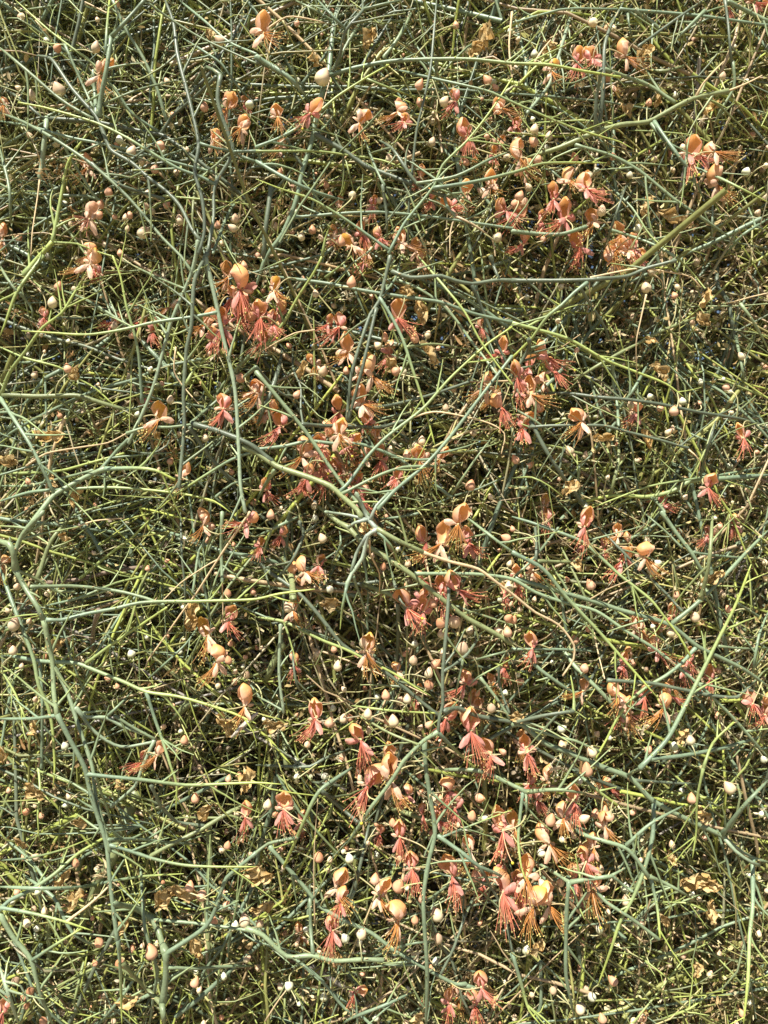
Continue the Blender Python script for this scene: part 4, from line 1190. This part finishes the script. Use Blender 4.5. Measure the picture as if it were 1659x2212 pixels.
def place_bud(px, py, w, tone, d, i, as_part):
    wm = px_size(w, d) * 1.02
    me = lib(('bud', tone, i % 5, as_part), lambda: bud_mesh(tone, 5 + i % 5) if as_part else bud_mesh(tone, 5 + i % 5, 8, 6))
    rot = Euler((random.gauss(-0.1, 0.35), random.gauss(0, 0.55), random.uniform(0, 6.28))).to_matrix().to_4x4()
    s = wm / 0.010
    up = rot @ Vector((0, 0, 1))
    loc = Vector(at(px, py, d) - OFF) - up * wm * 0.55
    Ms = Matrix.Translation(loc) @ rot @ Matrix.Diagonal((s, s, s, 1))
    pth = reach(px, py + w * 0.4, d, 0.022); pth[0] = 0
    sb_ = stalk_bag(pth, 0.0004 + wm * 0.02, 0.0006, (0.60, 0.54, 0.32), (0.36, 0.38, 0.16))
    if as_part:
        o = link('flower_bud', me, shrub); o.matrix_basis = Ms
        p = link('pedicel', sb_.mesh('pedicel', M_FIL), o); p.matrix_basis = Ms.inverted() @ Matrix.Translation(loc)
        o['label'] = {'w': 'small round greenish-white bud', 'c': 'cream bud flushed with peach', 'o': 'peach-orange bud'}[tone]
    else:
        bake(me, Ms, small); small.add(sb_.v[0] + np.array(loc), sb_.q[0], sb_.c[0])
for i, (px, py, w, tone) in enumerate(allb):
    d = (-0.008 + 0.02 * random.random()) if w > 36 else ((0.005 + 0.03 * random.random()) if w > 28 else 0.02 + 0.04 * random.random())
    place_bud(px, py, w, tone, d, i, i < 298)
# smaller ones further in
for i in range(1300):
    px = random.uniform(-0.05, 1.05) * 3072; py = random.uniform(-0.03, 1.03) * 4096
    place_bud(px, py, random.uniform(12, 30), random.choice('wccccoo'), 0.02 + 0.13 * random.random(), i, False)
sb = link('small_buds', small.mesh('small_buds', M_BUD), shrub, (0, 0, 0)); sb['kind'] = 'stuff'

# ------------------------------------------------------------------ dry stalks and dead leaves lodged in the shrub
def place_words(px, py):
    col = ['left edge', 'left of centre', 'right of centre', 'right edge'][min(3, max(0, int(px / 768)))]
    row = ['top', 'upper part', 'just above middle', 'just below middle', 'lower part', 'bottom'][min(5, max(0, int(py / 683)))]
    return row + ', ' + col
dry = [s for s in stems if s['tone'] == 'T']
used = {}
for s in dry:
    c0 = at(s['px'][0, 0], s['px'][0, 1], s['dep'][0])
    o = link('dry_stalk', stem_mesh(s, 'dry_stalk', c0).mesh('dry_stalk', M_DRY), None, tuple(c0))
    m = s['px'][len(s['px']) // 2]
    ln = 'long' if s['length'] > 500 else ('short' if s['length'] < 230 else 'mid-length')
    th = 'thick' if s['w'] > 10.5 else ('hair-thin' if s['w'] < 8 else 'thin')
    dv = s['px'][-1] - s['px'][0]; an = math.degrees(math.atan2(-dv[1], dv[0])) % 180
    di = 'lying level' if an < 20 or an > 160 else ('hanging upright' if 65 < an < 115 else ('rising to the right' if an < 90 else 'falling to the right'))
    s['lab'] = f'{ln} {th} dry stalk {di}, {place_words(*m)}'
    o['label'] = s['lab']; o['category'] = 'dry stalk'; o['group'] = 'dry stalks lodged in the shrub'

def leaf_mesh(seed):
    r = np.random.default_rng(seed); n = 9
    u, v = np.meshgrid(np.linspace(-1, 1, n), np.linspace(-1, 1, n))
    w = np.sqrt(np.clip(1 - v ** 2 * 0.92, 0.02, 1)) * 0.62 * (1 + 0.25 * np.sin(v * 5 + seed))
    curl = r.uniform(0.6, 2.0)
    x = np.sin(u * curl) / curl * w; y = (1 - np.cos(u * curl)) / curl * w * 1.1 + 0.25 * v ** 2 * r.uniform(-1, 1)
    z = v * 0.8
    ph = r.uniform(0, 6, 6)
    y = y + 0.26 * np.sin(u * 4.3 + ph[0]) * np.cos(v * 5.1 + ph[1]) + 0.13 * np.sin(u * 9 + v * 7 + ph[2])
    x = x + 0.08 * np.sin(v * 7 + ph[3]); z = z + 0.12 * np.sin(u * 5 + ph[4])
    V = np.stack([x, -y, z], -1).reshape(-1, 3) * 0.5 + r.normal(0, 0.026, (n * n, 3))
    c = lerp(np.array([0.76, 0.58, 0.29]), np.array([0.58, 0.36, 0.12]), (np.clip(0.5 + 0.5 * np.sin(u * 3 + v * 4 + ph[5]), 0, 1) ** 2)[..., None]).reshape(-1, 3)
    i, j = np.meshgrid(np.arange(n - 1), np.arange(n - 1), indexing='ij')
    q = np.stack([i * n + j, i * n + j + 1, (i + 1) * n + j + 1, (i + 1) * n + j], -1).reshape(-1, 4)
    return mesh_from('dead_leaf', V, q, c, None, M_LEAF)
LM = [leaf_mesh(s) for s in range(8)]
LS = []
for key, txt in LEAVES.items():
    ox, oy = int(key[0]) * 1659, int(key[1]) * 1659
    for f in txt.split():
        x, y, w = map(float, f.split(',')); LS.append(((x + ox) * T0, (y + oy) * T0, w * T0))
cells = {}
for l in LS: cells.setdefault(place_words(l[0], l[1]), []).append(l)
for cell, ls in cells.items():
    by_y = sorted(ls, key=lambda l: l[1]); m = len(ls)
    words = {1: [''], 2: ['upper ', 'lower '], 3: ['highest ', 'middle ', 'lowest '], 4: ['highest ', 'second highest ', 'second lowest ', 'lowest ']}.get(m)
    if words is None: words = ['highest ', 'second highest '] + [f'{["third", "fourth", "fifth", "sixth", "seventh"][i]} highest ' for i in range(m - 3)] + ['lowest ']
    for l, pre in zip(by_y, words):
        px, py, w = l
        d = 0.0 + 0.025 * random.random()
        o = link('dead_leaf', LM[random.randrange(8)], None, tuple(at(px, py, d)))
        o.rotation_euler = (random.gauss(0, 0.5), random.uniform(0, 6.28), random.gauss(0, 0.6))
        s = px_size(w, d) * 1.5; o.scale = (s * random.uniform(0.75, 1.0), s, s)
        big = 'broad' if w > 75 else ('small' if w < 56 else 'medium')
        o['label'] = f'{pre}{big} crumpled tan dead leaf, {cell}'
        o['category'] = 'dead leaf'; o['group'] = 'dead leaves caught in the shrub'
#print('TRIS', sum(sum(len(p.vertices) - 2 for p in o.data.polygons) for o in bpy.data.objects if o.type == 'MESH' and o.get('kind') == 'stuff'))
